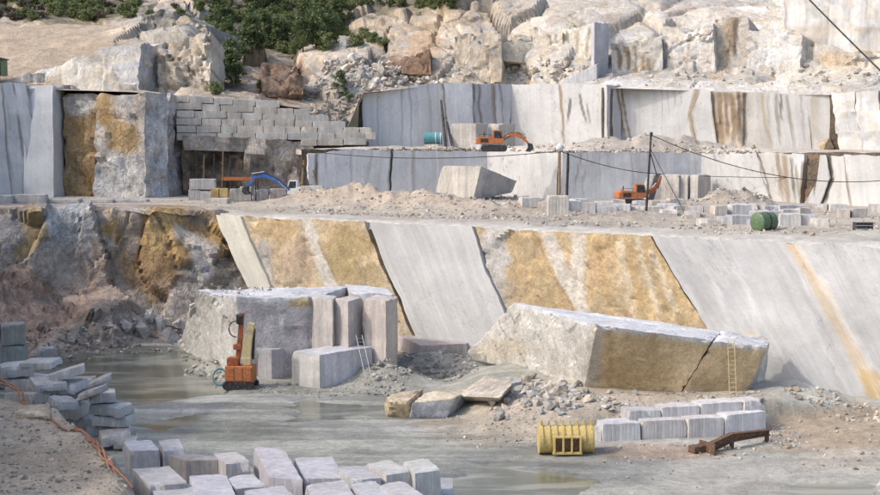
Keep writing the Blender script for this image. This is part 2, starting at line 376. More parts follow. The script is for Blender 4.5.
def hexa(name, C, mat, tone, parent=None, step=.45, amp=.022, edge=.028, rough=0.0, rscale=1.2, world=False, facecol=None, tvar=.10, sharp=16, stains=None, maxseg=40, chips=3):
    """C: 8 corners, order (x0y0z0, x1y0z0, x1y1z0, x0y1z0, then z1); y0 is the front"""
    BC[0] += 1; s = BC[0] * 3 + 200
    C = np.asarray(C, float); ln = lambda a, b: np.linalg.norm(C[a] - C[b])
    seg = lambda d: int(min(maxseg, max(2, round(d / step))))
    nx, ny, nz = seg(max(ln(0, 1), ln(4, 5))), seg(max(ln(0, 3), ln(4, 7))), seg(max(ln(0, 4), ln(1, 5)))
    T, F = lattice(nx, ny, nz); T = T.copy(); x, y, z = T[:, 0:1], T[:, 1:2], T[:, 2:3]
    tri = lambda x, y, z: ((C[0] * (1 - x) + C[1] * x) * (1 - y) + (C[3] * (1 - x) + C[2] * x) * y) * (1 - z) + ((C[4] * (1 - x) + C[5] * x) * (1 - y) + (C[7] * (1 - x) + C[6] * x) * y) * z
    P = tri(x, y, z); cen = C.mean(0)
    ax = np.stack([(C[1] - C[0] + C[5] - C[4]), (C[3] - C[0] + C[7] - C[4]), (C[4] - C[0] + C[6] - C[2])]); ax /= np.linalg.norm(ax, axis=1)[:, None]
    out = np.zeros_like(P); cnt = np.zeros(len(P))
    for k in range(3):
        for v, sg in ((0, -1), (1, 1)):
            m = np.abs(T[:, k] - v) < 1e-6; out[m] += ax[k] * sg; cnt += m
    Q = P + s * 7.7
    d = amp * fbm(Q * .9, 4, s) * 1.6
    cr = None
    if rough:
        f, cr, e = facet(Q, rscale, s, .9); d = d + rough * f + rough * .5 * fbm(Q * 1.3, 3, s + 4)
        f2, c2_, e2 = facet(Q, rscale * .4, s + 8, .9); d = d + rough * .35 * f2
    d = d - np.where(cnt >= 2, edge * (.35 + np.abs(fbm(Q * 2.3, 3, s + 2)) * 2.6), 0)
    P = P + out * d[:, None]
    for _k in range(chips):
        cn = C[RNG.integers(4, 8)] + (C[RNG.integers(0, 8)] - C[RNG.integers(0, 8)]) * .0 if RNG.random() < .6 else C[4] + (C[5] - C[4]) * RNG.random()
        rr = RNG.uniform(.18, .5); q = np.linalg.norm(P - cn, axis=1); wk = np.clip(1 - q / rr, 0, 1); v_ = cen - cn
        P = P + wk[:, None] * (v_ / np.linalg.norm(v_)) * rr * .55
    c = np.broadcast_to(np.array(tone, float), P.shape) * (1 + tvar * fbm(Q * .4, 3, s + 3)[:, None] * 1.8)
    if cr is not None: c = c * (.86 + .26 * cr[:, None])
    if facecol:   # single sides with a natural skin, their own tone, or light and shade painted in: {(axis, side): colour}
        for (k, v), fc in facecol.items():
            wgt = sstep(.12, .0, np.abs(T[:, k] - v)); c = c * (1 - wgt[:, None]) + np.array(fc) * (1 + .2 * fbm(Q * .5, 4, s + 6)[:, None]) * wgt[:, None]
    c = stainmix(P, c, stains, s)
    base = P[T[:, 2] < 1e-6].mean(0) if not world else None
    if parent is not None: base = None
    return mkobj(name, P, F, mat, parent, col=np.clip(c, .01, .9), origin=base, sharp=sharp, local=True)
def box_corners(p, ux, uy, sx, sy, h, lean=0.0, tiltx=0.0):
    """p = front-left bottom; ux,uy unit plan directions"""
    p = np.asarray(p, float); ux = np.r_[ux, tiltx]; uy = np.r_[uy, 0.0]; up = np.array([0, 0, h])
    return [p, p + ux * sx, p + ux * sx + uy * sy, p + uy * sy, p + up, p + ux * sx + up, p + ux * sx + uy * sy + up, p + uy * sy + up]
GREY = (.48, .465, .46); PALE = (.56, .54, .51); LAV = (.47, .45, .47)
def jit(c, a=.08):
    k = 1 + random.uniform(-a, a); w_ = random.uniform(-a, a) * .35; return (c[0] * k * (1 + w_), c[1] * k, c[2] * k * (1 - w_))
def block_top(xl, yl, xr, yr, ztop, h, dep, tone=GREY, skew=0.0, name='granite_block', label=None, group=None, cat='block', **kw):
    """front top edge given by two pixels lying at height ztop"""
    A = PZ(xl, yl, ztop); B = PZ(xr, yr, ztop); ux = (B - A)[:2]; sx = np.linalg.norm(ux); ux /= sx
    uy = np.array([-ux[1], ux[0]]); a = math.radians(skew); uy = np.array([uy[0] * math.cos(a) - uy[1] * math.sin(a), uy[0] * math.sin(a) + uy[1] * math.cos(a)])
    o = hexa(name, box_corners((A[0], A[1], ztop - h), ux, uy, sx, dep, h), M_BLOCK, jit(tone), **kw)
    return tag(o, label, cat, group)
def block_base(xl, yl, xr, yr, z, ytop, dep, tone=GREY, skew=0.0, name='granite_block', label=None, group=None, cat='block', sink=.08, **kw):
    """front bottom edge given by two pixels lying at height z; ytop = row of the top at the left end"""
    A = PZ(xl, yl, z); B = PZ(xr, yr, z); ux = (B - A)[:2]; sx = np.linalg.norm(ux); ux /= sx
    h = PY(xl, ytop, A[1])[2] - z
    uy = np.array([-ux[1], ux[0]]); a = math.radians(skew); uy = np.array([uy[0] * math.cos(a) - uy[1] * math.sin(a), uy[0] * math.sin(a) + uy[1] * math.cos(a)])
    o = hexa(name, box_corners((A[0], A[1], z - sink), ux, uy, sx, dep, h + sink), M_BLOCK, jit(tone), **kw)
    return tag(o, label, cat, group)

# small machine parts in local coordinates
def bm_obj(name, bm, mat, parent, bevel=0.0, smooth=False):
    if bevel: bmesh.ops.bevel(bm, geom=bm.edges[:], offset=bevel, segments=1, affect='EDGES')
    me = bpy.data.meshes.new(name); bm.to_mesh(me); bm.free(); me.materials.append(mat)
    if smooth:
        me.polygons.foreach_set('use_smooth', [True] * len(me.polygons)); me.set_sharp_from_angle(angle=math.radians(40))
    o = bpy.data.objects.new(name, me); COL.objects.link(o); o.parent = parent; return o
def add_box(bm, c, s, rot=None):
    r = bmesh.ops.create_cube(bm, size=1.0); M = Matrix.Translation(c) @ (rot.to_4x4() if rot else Matrix()) @ Matrix.Diagonal((*s, 1))
    bmesh.ops.transform(bm, matrix=M, verts=r['verts']); return r['verts']
def add_cyl(bm, a, b, r1, r2=None, seg=12, caps=True):
    a = Vector(a); b = Vector(b); d = b - a
    r = bmesh.ops.create_cone(bm, cap_ends=caps, segments=seg, radius1=r1, radius2=r1 if r2 is None else r2, depth=d.length)
    bmesh.ops.transform(bm, matrix=Matrix.Translation((a + b) / 2) @ d.to_track_quat('Z', 'Y').to_matrix().to_4x4(), verts=r['verts'])
def add_prism(bm, pts, y0, y1):
    """profile in x,z swept along y"""
    a = [bm.verts.new((x, y0, z)) for x, z in pts]; b = [bm.verts.new((x, y1, z)) for x, z in pts]; n = len(pts)
    bm.faces.new(a[::-1]) if True else 0; bm.faces.new(b)
    for i in range(n): bm.faces.new((a[i], a[(i + 1) % n], b[(i + 1) % n], b[i]))
    bmesh.ops.recalc_face_normals(bm, faces=bm.faces[:])
def part_box(name, parent, mat, *boxes, bevel=.03):
    bm = bmesh.new()
    for b in boxes: add_box(bm, *b)
    return bm_obj(name, bm, mat, parent, bevel)
def part_cyl(name, parent, mat, *cyls, seg=12):
    bm = bmesh.new()
    for c in cyls: add_cyl(bm, *c, seg=seg)
    return bm_obj(name, bm, mat, parent, 0, True)
def part_prism(name, parent, mat, pts, y0, y1, bevel=.02):
    bm = bmesh.new(); add_prism(bm, pts, y0, y1); return bm_obj(name, bm, mat, parent, bevel)
def limb(name, parent, mat, pl, y, wd, hts):
    """a box-section arm along an x,z polyline; hts = section height at each point"""
    pl = [Vector(p) for p in pl]; up = []; dn = []
    for i, p in enumerate(pl):
        t = (pl[min(i + 1, len(pl) - 1)] - pl[max(i - 1, 0)]).normalized(); n = Vector((-t.y, t.x)) * hts[i] / 2
        up.append(tuple(p + n)); dn.append(tuple(p - n))
    return part_prism(name, parent, mat, up + dn[::-1], y - wd / 2, y + wd / 2, .015)
def tube(name, pts, r, mat, parent=None, seg=6, origin=None):
    pts = np.asarray(pts, float); n = len(pts); V = []
    for i in range(n):
        t = pts[min(i + 1, n - 1)] - pts[max(i - 1, 0)]; t /= np.linalg.norm(t)
        a = np.cross(t, (0, 0, 1.0)) if abs(t[2]) < .95 else np.cross(t, (1.0, 0, 0)); a /= np.linalg.norm(a); b = np.cross(t, a)
        for k in range(seg):
            th = 2 * math.pi * k / seg; V.append(pts[i] + r * (a * math.cos(th) + b * math.sin(th)))
    F = [(i * seg + k, i * seg + (k + 1) % seg, (i + 1) * seg + (k + 1) % seg, (i + 1) * seg + k) for i in range(n - 1) for k in range(seg)]
    return mkobj(name, V, np.array(F), mat, parent, origin=origin)
def wire(a, b, sag, n=24):
    a = np.asarray(a, float); b = np.asarray(b, float); t = np.linspace(0, 1, n)[:, None]
    p = a * (1 - t) + b * t; p[:, 2] -= (4 * sag * t * (1 - t))[:, 0]; return p

# ------------------------------------------------------------------ loose rock
ROCKS = []
for k in range(16):
    bm = bmesh.new(); e = np.array([1, random.uniform(.55, .95), random.uniform(.4, .8)])
    for _ in range(15):
        v = RNG.normal(size=3); v /= np.linalg.norm(v); v = np.sign(v) * np.abs(v) ** .75; bm.verts.new(v * e * random.uniform(.8, 1.0))
    r = bmesh.ops.convex_hull(bm, input=bm.verts[:]); bmesh.ops.delete(bm, geom=[v for v in bm.verts if not v.link_faces], context='VERTS')
    bmesh.ops.triangulate(bm, faces=bm.faces[:]); bm.verts.index_update()
    ROCKS.append((np.array([v.co[:] for v in bm.verts]) * .5, np.array([[v.index for v in f.verts] for f in bm.faces]))); bm.free()
def rand_rot():
    q = RNG.normal(size=4); q /= np.linalg.norm(q); a, b, c, d = q
    return np.array([[1 - 2 * (c * c + d * d), 2 * (b * c - a * d), 2 * (b * d + a * c)], [2 * (b * c + a * d), 1 - 2 * (b * b + d * d), 2 * (c * d - a * b)], [2 * (b * d - a * c), 2 * (c * d + a * b), 1 - 2 * (b * b + c * c)]])
def rubble(name, pts, sizes, tones, label, sink=.2):
    V = []; F = []; Cc = []; n = 0
    for p, s in zip(pts, sizes):
        rv, rf = ROCKS[RNG.integers(len(ROCKS))]; v = rv @ rand_rot().T * s * np.array([1, 1, .8]); v = v - [0, 0, v[:, 2].min() + sink * s] + p
        V.append(v); F.append(rf + n); n += len(v); t = tones[RNG.integers(len(tones))]; Cc.append(np.tile(np.array(t) * RNG.uniform(.75, 1.2), (len(v), 1)))
    o = mkobj(name, np.concatenate(V), np.concatenate(F), M_ROUGH, col=np.clip(np.concatenate(Cc), .02, .85), smooth=False)
    return tag(o, label, 'rubble', None, 'stuff')
def boulder(p, s, tone, label, group, yaw=None):
    k = RNG.integers(len(ROCKS)); rv, rf = ROCKS[k]; v = rv @ rand_rot().T * np.asarray(s); v = v - [0, 0, v[:, 2].min() + .15 * v[:, 2].ptp()]
    o = mkobj('boulder', v, rf, M_ROUGH, col=np.tile(np.array(jit(tone)), (len(v), 1)), smooth=False); o.location = p
    return tag(o, label, 'rock', group)
def in_poly(px, py, poly):
    poly = np.asarray(poly, float); x1, y1 = poly[:, 0], poly[:, 1]; x2, y2 = np.roll(x1, -1), np.roll(y1, -1)
    c = ((y1 > py[:, None]) != (y2 > py[:, None])) & (px[:, None] < (x2 - x1) * (py[:, None] - y1) / (y2 - y1 + 1e-9) + x1)
    return c.sum(1) % 2 == 1
def poly_dist(x, y, poly):
    """signed distance (negative inside) in plan to a polygon"""
    poly = np.asarray(poly, float); d = np.full(x.shape, 1e9); n = len(poly); ins = np.zeros(x.shape, bool)
    for i in range(n):
        a, b = poly[i], poly[(i + 1) % n]; e = b - a
        t = np.clip(((x - a[0]) * e[0] + (y - a[1]) * e[1]) / (e @ e), 0, 1)
        d = np.minimum(d, np.hypot(x - a[0] - t * e[0], y - a[1] - t * e[1]))
        ins ^= ((a[1] > y) != (b[1] > y)) & (x < (b[0] - a[0]) * (y - a[1]) / (b[1] - a[1] + 1e-12) + a[0])
    return np.where(ins, -d, d)
def samp_poly(poly, n):
    """n random px inside a pixel polygon"""
    poly = np.asarray(poly, float); out = np.zeros((0, 2))
    while len(out) < n:
        q = RNG.uniform(poly.min(0), poly.max(0), (n * 3, 2)); out = np.r_[out, q[in_poly(q[:, 0], q[:, 1], poly)]]
    return out[:n]

# ================================================================== THE SETTING
Z1, Z2, Z3 = 12.0, 18.0, 27.0
def plan(pxs, z): return np.array([PZ(a, b, z)[:2] for a, b in pxs])
PLAT = plan([(-260, 398), (0, 398), (48, 405), (78, 424), (106, 450), (124, 476), (131, 500), (134, 600), (-260, 600)], 4.5)
RAMP = np.array([pd(x_, D_) for x_, D_ in ((520, 106), (570, 105), (600, 105.2), (700, 106.2), (766, 107.2), (800, 109), (795, 117), (600, 122), (510, 128), (490, 120))])
POND = plan([(40, 372), (95, 356), (175, 350), (215, 372), (225, 392), (180, 398), (130, 404), (100, 398)], 0)
PUDS = [plan(p, 0) for p in ([(282, 412), (310, 404), (352, 404), (368, 412), (330, 421), (295, 420)], [(372, 384), (400, 374), (442, 370), (448, 380), (420, 388), (385, 394)],
        [(440, 478), (480, 464), (530, 470), (580, 476), (600, 486), (590, 500), (440, 500)], [(752, 494), (790, 485), (850, 487), (870, 500), (752, 510)], [(125, 425), (180, 412), (235, 410), (200, 425), (150, 437)])]
def ridge(x, y):
    q = -.2933 * y - x
    return 34 * sstep(4, 27, q + 3 * vnoise(np.stack([x * .06, y * .06, 0 * x], -1), 77)) * sstep(15, 45, y)
def h_pit(x, y):
    x = np.asarray(x, float); y = np.asarray(y, float); P = np.stack([x, y, 0 * x], -1)
    h = .10 + .17 * fbm(P * np.array([.07, .2, 1]), 4, 60) + .05 * fbm(P * .7, 4, 61)
    h = h - .55 * sstep(1.5, -2.0, poly_dist(x, y, POND))
    for k, p in enumerate(PUDS): h = h - .34 * sstep(1.2, -1.5, poly_dist(x, y, p) + 3.2 * fbm(P * np.array([.16, .5, 1]), 4, 64 + k))
    r = poly_dist(x, y, RAMP)
    px, py = proj(np.stack([x, y, 0 * x], -1)); sh = sstep(560, 610, px) * sstep(110, 107, y)
    h = h + 1.5 * sstep(5.0 - 4.1 * sh, -1.5 + 1.2 * sh, r + .9 * (1 - sh) * fbm(P * .25, 3, 66)) * (1 + .08 * fbm(P * .8, 3, 67))
    rt = sstep(735, 800, px) * sstep(108, 98, y) * 0 + sstep(740, 830, px) * sstep(92, 103, y)
    h = h + rt * (.55 + .8 * fbm(P * .16, 4, 68) + .25 * fbm(P * .8, 4, 69))
    for mx, mD, mh, mr in ((390, 123.6, 1.9, 2.8), (350, 126.5, 1.0, 2.0), (210, 131, .9, 2.2), (430, 134, .9, 4.0), (250, 127, .5, 2.0)):
        q = pd(mx, mD); h = h + mh * np.exp(-((x - q[0]) ** 2 + (y - q[1]) ** 2) / mr ** 2) * (1 + .4 * fbm(P * .9, 3, 75))
    d = poly_dist(x, y, PLAT)
    k_ = sstep(2.6, -.4, d + .5 * fbm(P * .5, 3, 70)); top_ = 4.5 + .30 * fbm(P * .35, 5, 71) + .10 * fbm(P * 1.6, 4, 73) + .02 * np.maximum(-d, 0)
    h = h * (1 - k_) + top_ * k_
    return h + ridge(x, y) * (1 + .25 * fbm(P * .12, 4, 72))
xs = np.r_[np.arange(-130, -42, 1.6), np.arange(-42, 46, .42), np.arange(46, 90, 1.6)]; ys = np.r_[np.arange(10, 68, 1.6), np.arange(68, 156, .42), np.arange(156, 190, 2.0)]
gx, gy = np.meshgrid(xs, ys); gh = h_pit(gx, gy); P = np.stack([gx, gy, gh], -1)
px, py = proj(P)
def zone(x, y, rx, ry, soft=.5):
    d = np.sqrt(((px - x) / rx) ** 2 + ((py - y) / ry) ** 2) + soft * fbm(P * np.array([.12, .3, 1]), 4, 90); return sstep(1.2, .7, d)[..., None]
mud = np.array([.37, .368, .32]); c = np.broadcast_to(mud, P.shape).copy()
st = fbm(P * np.array([.035, .30, .1]), 5, 80)
c = c * (1 + .38 * st[..., None])
pale = sstep(.02, .28, fbm(P * np.array([.05, .42, .1]) + 3, 5, 81))[..., None]
c = c * (1 - .75 * pale) + np.array([.50, .49, .45]) * .75 * pale
for (a, b_, rx, ry, cc, k) in [(110, 372, 90, 30, (.17, .17, .125), .85), (230, 432, 60, 10, (.20, .205, .165), .6), (620, 410, 150, 34, (.47, .40, .315), .85), (500, 428, 70, 16, (.42, .36, .28), .7),
                               (820, 428, 90, 26, (.36, .285, .205), .85), (760, 475, 130, 18, (.41, .39, .35), .8), (560, 470, 110, 25, (.27, .27, .25), .65), (660, 450, 60, 8, (.36, .26, .19), .7), (850, 460, 60, 12, (.44, .39, .33), .6), (380, 372, 60, 14, (.22, .22, .18), .6)]:
    m = zone(a, b_, rx, ry) * k; c = c * (1 - m) + np.array(cc) * m
plat = sstep(2.4, .4, poly_dist(gx, gy, PLAT))[..., None]
earth = np.array([.42, .35, .27]) * (1 + .35 * fbm(P * .22, 4, 92)[..., None]); gmask = sstep(.05, .4, fbm(P * .16 + 5, 4, 93))[..., None]
earth = earth * (1 - .6 * gmask) + np.array([.30, .30, .255]) * .6 * gmask
c = c * (1 - plat) + earth * plat
rg = sstep(.5, 4, ridge(gx, gy))[..., None]; c = c * (1 - rg) + np.array([.30, .255, .20]) * (1 + .3 * fbm(P * .15, 4, 94)[..., None]) * rg
wet = np.clip(1.0 - sstep(-.05, .4, gh), 0, 1) * (1 - plat[..., 0]) * (1 - rg[..., 0]) * sstep(700, 560, px + 60 * st)
floor = mkobj('pit_floor', P, grid_faces(*gx.shape)[:, ::-1], M_GROUND, col=np.concatenate([np.clip(c, .02, .8), wet[..., None]], -1))
tag(floor, 'grey muddy quarry pit floor with ramp and earth bank', None, None, 'structure')
wx, wy = np.meshgrid(np.linspace(-50, 45, 60), np.linspace(64, 160, 60))
water = mkobj('water', np.stack([wx, wy, 0 * wx - .03], -1), grid_faces(60, 60)[:, ::-1], M_WATER); tag(water, 'shallow murky water lying in the pit', None, None, 'structure')

# ---------------------------------------------------------------- lower rock face (pit wall)
WHITE = (.53, .53, .525); OCH = (.48, .355, .20); TAN = (.50, .41, .30); BROWN = (.22, .155, .09); DRK = (.07, .06, .05)
topA = PZ(300, 219, Z1); topB = PZ(870, 247, Z1); SA = Seg(topA, topB, .24, Z1)
fA = empty('lower_rock_face', (0, 0, 0)); tag(fA, 'tall lower quarry face of white and ochre leaning granite panels', None, None, 'structure')
def pa(L, R, tone, mat=M_SAWN, **kw): return patch('rock_panel', L, R, SA, mat, tone, fA, zbot=-.6, ztop=Z1, **kw)
pa([(180, 212), (215, 290)], [(1110, 262), (1190, 440)], (.16, .13, .10), M_ROCK, off=-1.2, rough=.4, step=1.2, label='dark rock behind the joints')
pa([(217, 216), (249, 288)], [(242, 216), (272, 288)], (.55, .53, .46), off=.25, streak=1.0, amp=.15)
pa([(242, 217), (272, 288)], [(363.5, 223), (393, 292)], (.46, .38, .27), M_SKIN, off=-.05, rough=.22, rscale=3.5, step=.3, stains=[(280, 230, 26, 12, OCH, .85), (300, 262, 26, 26, (.46, .36, .26), .8), (262, 258, 10, 20, (.42, .40, .38), .8), (345, 255, 26, 40, (.355, .275, .145), .9), (335, 232, 20, 10, (.42, .32, .18), .6), (372, 275, 12, 22, (.32, .25, .125), .6),
    (306, 219, 300, 5.2, 29, (.56, .53, .47), .95), (262, 262, 284, 2.2, 10, (.55, .52, .46), .8), (318, 240, 292, .8, 24, (.25, .18, .1), .6)], label='tan and olive brown panels crossed by a pale band')
pa([(371, 224), (417, 338)], [(474, 230), (511, 326)], (.475, .475, .47), off=.35, streak=1.0, amp=.12, stains=[(425, 320, 60, 22, (.48, .48, .47), .55)], label='wide white streaked panel beside the black joint')
PB = (.54, .50, .44)
pa([(475, 230), (512, 326)], [(651, 236), (706, 328)], (.44, .34, .205), M_SKIN, off=-.05, rough=.26, rscale=3.0, step=.3, stains=[(492, 255, 16, 36, (.46, .45, .44), .9), (512, 300, 14, 20, (.40, .37, .32), .7), (530, 285, 18, 34, (.46, .35, .21), .8), (600, 262, 14, 22, (.50, .36, .22), .75), (665, 300, 30, 20, (.47, .36, .2), .5),
    (620, 236, 320, 4, 12, (.56, .48, .36), .7), (638, 236, 320, 3, 20, (.56, .50, .40), .7), (652, 250, 322, 3.5, 26, (.57, .51, .41), .7), (600, 240, 310, 2.5, 8, (.42, .28, .13), .6), (628, 238, 310, 2, 14, (.44, .30, .14), .6), (545, 232, 316, 7.0, 40, PB, .97), (579, 232, 306, 6.0, 2, PB, .95), (536, 236, 310, 1.0, 36, (.26, .17, .08), .7), (588, 262, 268, 2.0, 2, (.2, .13, .07), .7)], label='ochre panels with a pale V shaped band and white streaks')
OC2 = (.52, .38, .22)
pa([(654, 236), (709, 330)], [(1120, 262), (1200, 440)], (.45, .452, .452), off=.25, streak=1.0, amp=.16, step=.3, stains=[(793, 242, 425, 6.5, 98, (.54, .43, .30), .7), (790, 242, 300, 4.2, 42, (.58, .44, .30), .7), (799, 246, 360, 3.5, 68, (.58, .56, .52), .8), (868, 370, 425, 8, 22, (.44, .32, .14), .8), (760, 345, 60, 40, (.50, .50, .50), .5), (690, 285, 320, 2, 14, (.60, .60, .60), .6), (715, 280, 340, 3, 20, (.60, .60, .60), .6), (740, 270, 350, 2, 25, (.60, .60, .60), .5), (830, 250, 400, 2, 50, (.46, .46, .46), .5), (850, 250, 400, 1.6, 50, (.45, .45, .45), .5)], label='broad white panel crossed by a thin ochre seam')
# ---- west side of the pit: broken shaded rock above a red earth slope
def sheet_world(rows, nv, step):
    """rows: list of (N,3) control curves, bottom to top"""
    rows = [np.asarray(r, float) for r in rows]; L = max(np.linalg.norm(np.diff(r, axis=0), axis=1).sum() for r in rows); nu = int(L / step)
    R = np.stack([resample(r, nu) for r in rows]); k = np.linspace(0, len(rows) - 1, nv); i = np.minimum(k.astype(int), len(rows) - 2); t = (k - i)[:, None, None]
    return R[i] * (1 - t) + R[i + 1] * t
def normals(P):
    n = np.cross(np.gradient(P, axis=1), np.gradient(P, axis=0)); n /= np.linalg.norm(n, axis=-1)[..., None] + 1e-9
    f = (n * (O - P)).sum(-1) < 0; n[f] *= -1; return n
wxs = [-90, -40, 0, 50, 90, 120, 150, 188, 236]; wxb = [-90, -40, 0, 50, 90, 120, 160, 215, 290]; wxm = [-90, -40, 0, 50, 90, 120, 155, 200, 264]
wb = np.array([PZ(a, b, -.4) for a, b in zip(wxb, [412, 398, 384, 368, 358, 352, 347, 344, 340])])
wm = np.array([PY(a, 120 + 1500 * (22 - 5) / d, d) for a, d in zip(wxm, [130, 134, 142, 149, 151, 151.5, 152, 153, 154])])
wt = np.array([PZ(a, b, z_) for a, b, z_ in zip(wxs, [207, 207, 207, 207, 207, 208, 209, 210, 212.5], [13.2, 13.2, 13.2, 13.2, 13.1, 13.0, 12.9, 12.6, Z1])])
wt2 = wt + np.array([0, 20.0, -.75]); wt2[-1, 1] -= 14
P = sheet_world([wb, wm, wt, wt2], 90, .38); n = normals(P)
t_ = np.linspace(0, 3, 90)[:, None]; env = sstep(0, .25, t_) * (1 - sstep(1.85, 2.15, t_)) + .05
f1, r1, e1 = facet(P * np.array([1, 1, .42]), 5.5, 5, .85); f2, r2, e2 = facet(P * np.array([1, 1, .5]), 2.2, 6, .8); f3, r3, e3 = facet(P, .9, 8, .7)
P2 = P + n * (env * (1.5 * f1 + .42 * f2 + .08 * f3 - .3 * sstep(.06, 0, e1) - .12 * sstep(.10, 0, e2) + 1.6 * fbm(P * .15, 4, 7)))[..., None]
c = np.broadcast_to(np.array([.32, .275, .23]), P.shape) * (.7 + .6 * r1[..., None]) * (.85 + .3 * r2[..., None])
c = stainmix(P, c, [(30, 300, 60, 50, (.35, .245, .185), .9), (100, 300, 25, 50, (.34, .26, .215), .7), (60, 250, 26, 55, (.30, .285, .27), .7), (72, 225, 24, 22, (.36, .37, .38), .9), (28, 235, 16, 22, (.36, .27, .14), .8),
                    (165, 242, 52, 36, (.42, .28, .125), .97), (150, 270, 34, 24, (.27, .175, .095), .8), (135, 232, 14, 20, (.22, .14, .08), .7), (185, 237, 20, 14, (.52, .46, .38), .8), (10, 225, 14, 20, (.24, .23, .23), .8), (200, 270, 14, 26, (.40, .39, .38), .8), (130, 225, 10, 30, (.42, .37, .33), .6), (100, 330, 40, 12, (.22, .21, .19), .6)], 44)
c = c * 1.12
wside = mkobj('west_rock_slope', P2, grid_faces(*P.shape[:2])[:, ::-1], M_ROCK, col=np.clip(c, .02, .8), sharp=28)
tag(wside, 'shaded broken rock slope with rusty and blue grey patches', None, None, 'structure')

# ---------------------------------------------------------------- terrace above the lower face
TOPX = [-400, 0, 130, 222, 260, 300, 370, 430, 520, 650, 760, 870, 1000, 1300]; TOPY = [207, 207, 208, 213, 216.5, 219, 223, 226.5, 231.5, 237, 242, 247, 252, 262]
cols = np.arange(-260, 1140, 3.0); fr = PZ(cols, np.interp(cols, TOPX, TOPY), Z1)
_t = np.array([(SA.P0[:2] @ SA.nh) / (np.array([(c_ - CX) / FPX, 1.0]) @ SA.nh) for c_ in cols]); _pl = np.stack([(cols - CX) / FPX * _t, _t, 0 * _t + Z1], -1)
fr = np.where((cols > 219)[:, None], _pl, fr)
def mound(x, y, lst):
    h = 0
    for (mx, my, hh, rx, ry, z) in lst:
        q = PZ(mx, my, z); h = h + hh * np.exp(-(((x - q[0]) / rx) ** 2 + ((y - q[1]) / ry) ** 2))
    return h
MN1 = [(340, 206, 1.2, 5.5, 3, Z1), (372, 207, 1.25, 5, 3, Z1), (408, 209, 1.45, 5, 3, Z1), (440, 211, 1.3, 5, 3, Z1), (300, 205, .8, 5, 3, Z1), (480, 213, .9, 4, 2.5, Z1), (530, 214, .7, 4, 2.5, Z1), (600, 221, .6, 6, 2, Z1),
       (725, 208, 1.5, 4, 3, Z1), (750, 209, 1.1, 3, 2.5, Z1), (690, 218, .7, 6, 2, Z1), (640, 222, .6, 5, 2, Z1), (800, 232, .4, 6, 1.6, Z1), (865, 237, .5, 4, 1.6, Z1)]
def h_t1(x, y):
    P = np.stack([x, y, 0 * x], -1)
    return Z1 + .12 + .12 * fbm(P * .25, 4, 30) + mound(x, y, MN1) * (1 + .6 * fbm(P * .5, 4, 31) + .3 * fbm(P * 1.4, 3, 32)) + .08 * fbm(P * 1.1, 3, 33) + ridge(x, y) * .8
t = np.linspace(0, 1, 90)[:, None]; back = np.stack([cols / FPX * 0 + (cols - CX) / FPX * 226, 0 * cols + 226], -1)
G = fr[None, :, :2] * (1 - t[..., None]) + back[None] * t[..., None]; G[..., 1] += .5 * (1 - t) ** 6
P = np.concatenate([G, h_t1(G[..., 0], G[..., 1])[..., None]], -1); P[..., 2] = Z1 + (P[..., 2] - Z1) * sstep(0, .045, t) ; P[0, :, 2] -= .7
c = np.broadcast_to(np.array([.41, .365, .305]), P.shape) * (1 + .35 * fbm(P * .12, 5, 34)[..., None]); pe = sstep(.0, .12, .13 - t + 0 * P[..., 0] + .08 * fbm(P * .3, 4, 35))[..., None]
c = c * (1 - .7 * pe) + np.array([.58, .56, .52]) * .7 * pe
mh = np.clip(mound(P[..., 0], P[..., 1], MN1[:7]) / 1.2, 0, 1)[..., None]; c = c * (1 - .7 * mh) + np.array([.44, .365, .285]) * .7 * mh
terr = mkobj('terrace_ground', P, grid_faces(*P.shape[:2])[:, ::-1], M_GROUND, col=np.concatenate([np.clip(c, .02, .8), np.zeros(P.shape[:2] + (1,))], -1)); tag(terr, 'dusty quarry terrace with heaps of crushed stone', None, None, 'structure')

# ---------------------------------------------------------------- middle face
BKm = (.06, .055, .045)
fB = empty('middle_rock_face'); tag(fB, 'middle quarry face of pale sawn granite steps behind the terrace', None, None, 'structure')
def run(face, seg, edges, tones, mats=None, offs=None, kws=None, zbot=None):
    for i in range(len(edges) - 1):
        k = dict(kws[i]) if kws and kws[i] else {}
        L = edges[i]; R = [(a - .1, b) for a, b in edges[i + 1]]
        patch('rock_panel', L, R, seg, (mats[i] if mats else M_SAWN), tones[i], face, off=(offs[i] if offs else 0), zbot=zbot, **{'thick': .9, 'step': .22, 'tvar': .08, **k})
B1 = segd(306, 192, 392, 196, .05, Z1); B2 = segd(392, 196, 488, 201, .05, Z1); B3 = segd(486, 201, 562, 186, .05, Z1); B4 = segd(562, 186, 700, 191, .05, Z1); B5 = segd(700, 191, 905, 169, .06, Z1)
GB = (.66, .665, .67)  # WHITE's granite, lightened to lift the shade on panels turned from the sun
def dark_back(face, seg, L, R, zb): patch('rock_panel', L, R, seg, M_ROCK, (.13, .105, .08), face, off=-.5, amp=.03, step=1.2, thick=.3, zbot=zb, label='dark rock in the joints')
for sg, x0, x1, y0 in ((B1, 304, 394, 149), (B2, 390, 492, 149), (B3, 484, 564, 152), (B4, 560, 702, 151), (B5, 698, 1060, 152)): dark_back(fB, sg, [(x0, y0), (x0, 190)], [(x1, y0), (x1, 190)], Z1 - 1)
